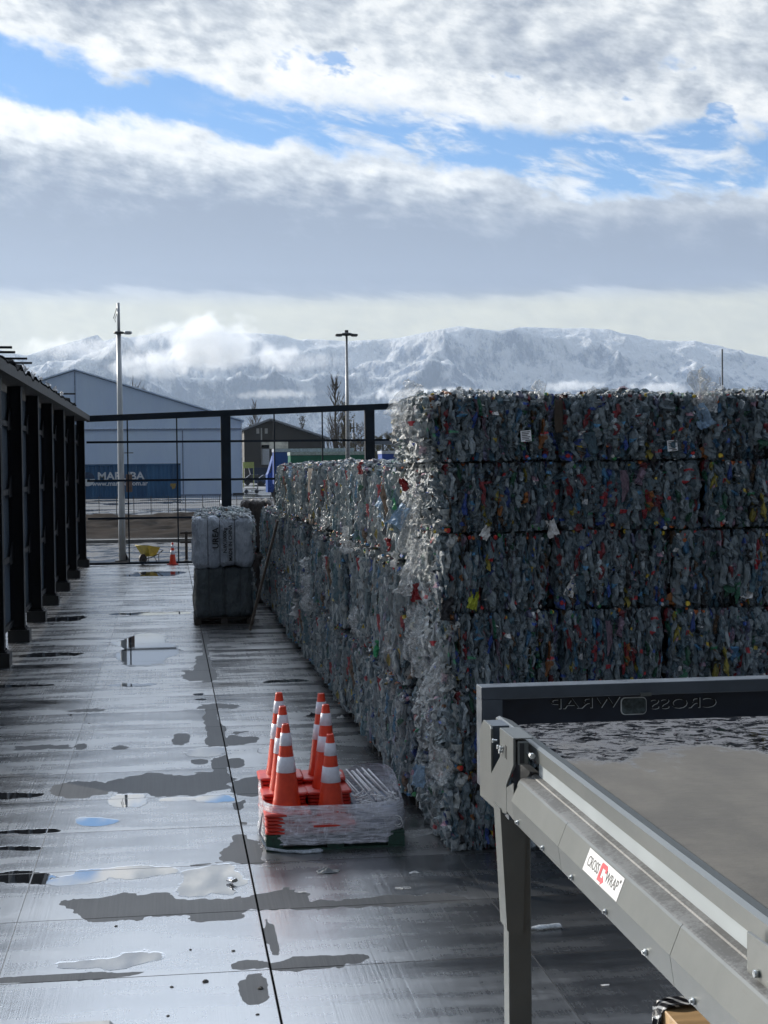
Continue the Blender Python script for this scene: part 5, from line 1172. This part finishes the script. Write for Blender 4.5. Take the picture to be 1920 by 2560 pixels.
# leg
m = MB(); m.box(1.635, 1.750, 7.39, 7.51, 0.02, Zc(1.72)); cp(m, 'leg', m_con, bevel=.004)
m = MB(); m.prism([(1.592, Zc(1.70)), (1.72, Zc(1.79)), (1.703, Zc(2.333)), (1.648, Zc(2.333)), (1.622, Zc(2.30))], 'y', 7.366, 7.388); cp(m, 'leg_gusset', m_con)
m = MB(); m.prism([(1.592, Zc(1.70)), (1.622, Zc(2.30)), (1.633, Zc(2.30)), (1.633, Zc(1.70))], 'y', 7.3885, 7.52); cp(m, 'leg_web', m_con)
m = MB(); m.box(1.58, 1.80, 7.33, 7.57, 0, .02); cp(m, 'foot_plate', m_con)
m = MB(); m.box(1.652, 1.755, 1.6, 1.72, 0.02, Zc(1.68)); cp(m, 'leg', m_con); m = MB(); m.box(5.8, 5.9, CB0-.62, CB0-.50, 0.0, Zc(1.68)); cp(m, 'leg', m_con)
# end board with cut lettering (seen from behind)
YE = CB0+.34
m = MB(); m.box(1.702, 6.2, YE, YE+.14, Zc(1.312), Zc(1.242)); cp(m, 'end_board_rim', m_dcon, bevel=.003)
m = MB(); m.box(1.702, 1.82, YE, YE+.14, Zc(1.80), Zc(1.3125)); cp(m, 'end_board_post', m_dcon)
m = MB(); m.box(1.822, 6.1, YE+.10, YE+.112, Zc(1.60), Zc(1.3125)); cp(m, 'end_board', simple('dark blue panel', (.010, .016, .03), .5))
mat_edge = simple('bare cut edge', (.60, .64, .66), .4, .0); mat_cut = simple('dark cut-out', (.004, .006, .008), .4)
p_ = W(1585, 1758, YE+.09); p2 = W(1465, 1761, YE+.09)
for txt, px_ in (('CROSS', 1709), ('WRAP', 1463)):
    q = W(px_, 1759, YE+.09)
    for dxx, mt, ex, yy in ((.004, mat_edge, .001, .0985), (0, mat_cut, .001, .0965)):
        o = text_obj('cut_lettering', txt, .085, mt, cv, (0, 0, 0), (PI/2, 0, 0), bold=False, scale=(-1.55 if txt == 'CROSS' else -1.70, 1, 1), extrude=.0005)
        o.matrix_parent_inverse = Matrix.Translation((-1.7, -CB0, 0)); o.location = (q[0]+dxx, YE+yy, q[2]-dxx*.7)
q = W(1585, 1765, YE+.09)
m = MB()
def rr2(w_, h_, r_, cx, cz): return [(cx+sx*(w_/2-r_)+r_*math.cos(a), cz+sy*(h_/2-r_)+r_*math.sin(a)) for sx, sy, a0 in ((1, 1, 0), (-1, 1, PI/2), (-1, -1, PI), (1, -1, 1.5*PI)) for a in [a0+PI/2*k/4 for k in range(5)]]
m.prism(rr2(.152, .10, .025, q[0], q[2]), 'y', YE+.0970, YE+.0985); cp(m, 'cut_emblem_edge', mat_edge)
m = MB(); m.prism(rr2(.142, .090, .022, q[0]+.002, q[2]-.001), 'y', YE+.0955, YE+.0969); cp(m, 'cut_emblem', simple('cut-out view of bales', (.05, .07, .075), .5, var=.8, scale=25))
m = MB(); q = W(1613, 1735, YE); m.box(q[0]-.03, q[0]+.03, YE-.022, YE-.001, q[2]-.009, q[2]+.009); cp(m, 'level_tag', m_con)
# white sticker with the maker's name
stk_ = empty('x'); bpy.data.objects.remove(stk_)
st_ = MB().box(-.0007, .0007, -.229, .229, -.0445, .0445).build('sticker', simple('white sticker', (.70, .70, .70), .4, var=.03), cv)
st_.matrix_parent_inverse = Matrix.Translation((-1.7, -CB0, 0)); st_.location = (1.6012, 5.591, Zc(1.5535)+.0022); st_.rotation_euler = (0, .373, 0)
mk = simple('sticker black', (.03, .03, .03), .5); mr = simple('sticker red', (.62, .03, .05), .45)
def stext(txt, yc, size, sc, z=0.0):
    o = text_obj('sticker_text', txt, size, mk, st_, (-.0014, yc, z), (PI/2, 0, -PI/2), bold=False, scale=(sc, 1, 1), extrude=.0003); return o
stext('CROSS', .128, .058, .86); stext('WRAP', -.118, .058, .92); stext('®', -.205, .020, 1.0, .024)
lg = [(.040, -.034), (.040, .028), (.032, .036), (-.028, .036), (-.040, .026), (-.040, .008), (-.020, .008), (-.020, .018), (.016, .018), (.016, -.017), (-.008, -.017), (-.008, -.005), (-.036, -.024), (-.008, -.042), (-.008, -.034)]
m = MB(); m.prism(lg, 'x', -.0020, -.0009); m.build('sticker_logo', mr, st_)

# wooden crate end under the conveyor, bound with black and white tape
mat_pine = simple('pale pine', (.46, .30, .15), .55, var=.2, scale=3, bump=.15, bscale=30, stretch=(1, 8, 1))
q = G(1650, 2500, 1.08)
cr_ = empty('wooden_beam', (q[0], q[1], 0)); tag(cr_, 'pale pine beam end bound with black and white tape, under the conveyor', 'beam')
m = MB(); m.box(-.02, .16, -1.2, 0, .98, 1.08); m.build('timber', mat_pine, cr_, .004)
m = MB(); m.box(-.0, .14, -.12, -.04, 0, .978); m.build('post', mat_pine, cr_)
mtp, n_, b_ = newmat('striped tape'); xx, yy_, zz = n_.sep(n_.node('ShaderNodeTexCoord').outputs['Object'])
s_ = n_.m('PINGPONG', n_.m('ADD', n_.m('MULTIPLY', xx, 18), n_.m('ADD', n_.m('MULTIPLY', yy_, 11), n_.m('MULTIPLY', zz, 23))), .5)
n_.l.new(n_.mix(n_.ss(s_, .32, .36), (.015, .015, .02), (.5, .52, .54)), b_.inputs['Base Color']); b_.inputs['Roughness'].default_value = .3
def tape(u, v):
    a_ = u*2*PI; c, s2 = math.cos(a_), math.sin(a_); k = (abs(c)**4+abs(s2)**4)**-.25
    return (.07+c*k*.105+.012*mn.noise(Vector((u*9, v*9, 1))), -.01-.10*v+.02*mn.noise(Vector((u*4, v*3, 1))), 1.03+s2*k*.065+.012*mn.noise(Vector((u*8, v*9, 3))))
m = MB(); m.grid(tape, 40, 8, False)
m.grid(lambda u, v: (-.045+.03*u+.012*mn.noise(Vector((u*4, v*6, 2))), -.05-.03*u, 1.03-.35*v), 4, 10, False)
m.build('tape_wrap', mtp, cr_, fix=False)
# rounded pale edge of a block at the lower left
q = G(140, 2582, .0); m = MB(); m.box(-.9, .27, -.6, .0, 0, .05); o = m.build('concrete_block', simple('pale block', (.36, .36, .35), .6), None, .02); o.location = (q[0]+.05, q[1]+.03, 0); tag(o, 'pale flat block edge at the bottom left of the wet slabs', 'block')

# ------------------------------------------------------------------ air between here and the mountains
# banks of low cloud lying against the range
def cloud(px_, py_, Y, wx_, wz_, dens, seed, label):
    p = W(px_, py_, Y); rg = random.Random(seed)
    m = MB(); m.lathe([(.001, -1), (.55, -.85), (.9, -.4), (1, 0), (.9, .45), (.55, .85), (.001, 1)], n=20); m.v = [(v[0]*wx_, v[1]*wx_*.35, v[2]*wz_) for v in m.v]
    o = m.build('cloud', None); o.location = p; o.rotation_euler = (0, 0, -.2); tag(o, kind='stuff')
    mt = bpy.data.materials.new('cloud'); mt.use_nodes = True; mt.node_tree.nodes.clear(); n = NT(mt.node_tree)
    tcg = n.node('ShaderNodeTexCoord').outputs['Object']; q = n.vmul(tcg, (1/wx_, 1/(wx_*.35), 1/wz_))
    ln = n.node('ShaderNodeVectorMath', operation='LENGTH'); n.l.new(q, ln.inputs[0])
    nz = n.noise(n.vmul(tcg, (1/wz_,)*3, (seed*3.3, 0, 0)), 1.1, 6, .60, .3)
    dn = n.ss(n.m('ADD', n.m('SUBTRACT', 1.0, ln.outputs['Value']), n.m('MULTIPLY', n.m('SUBTRACT', nz, .5), 2.1)), .28, .75)
    v = n.node('ShaderNodeVolumePrincipled'); v.inputs['Color'].default_value = (1, 1, 1, 1); v.inputs['Anisotropy'].default_value = .55
    n.l.new(n.m('MULTIPLY', dn, dens), v.inputs['Density'])
    ou = n.node('ShaderNodeOutputMaterial'); n.l.new(v.outputs[0], ou.inputs[1]); o.data.materials.append(mt)
    mt.cycles.volume_step_rate = 1.0
cloud(545, 868, 6000, 340, 170, .020, 1, '')
cloud(400, 900, 6050, 260, 100, .014, 2, '')
cloud(760, 905, 6250, 330, 60, .003, 7, '')
cloud(180, 870, 6300, 380, 70, .004, 8, '')
cloud(690, 985, 6100, 260, 28, .005, 3, '')
cloud(1080, 985, 6100, 360, 38, .016, 4, '')
cloud(1430, 965, 6100, 200, 32, .016, 5, '')
cloud(1650, 970, 6100, 210, 36, .016, 6, '')
hz = MB().box(-9400, 9400, -900, 11900, -5, 1500).build('haze', None); tag(hz, kind='stuff')
mh = bpy.data.materials.new('haze'); mh.use_nodes = True; mh.node_tree.nodes.clear()
pv = mh.node_tree.nodes.new('ShaderNodeVolumePrincipled'); om = mh.node_tree.nodes.new('ShaderNodeOutputMaterial'); mh.node_tree.links.new(pv.outputs[0], om.inputs[1])
pv.inputs['Color'].default_value = (.66, .80, 1.0, 1); pv.inputs['Density'].default_value = 4.2e-5; pv.inputs['Anisotropy'].default_value = .35
hz.data.materials.append(mh)
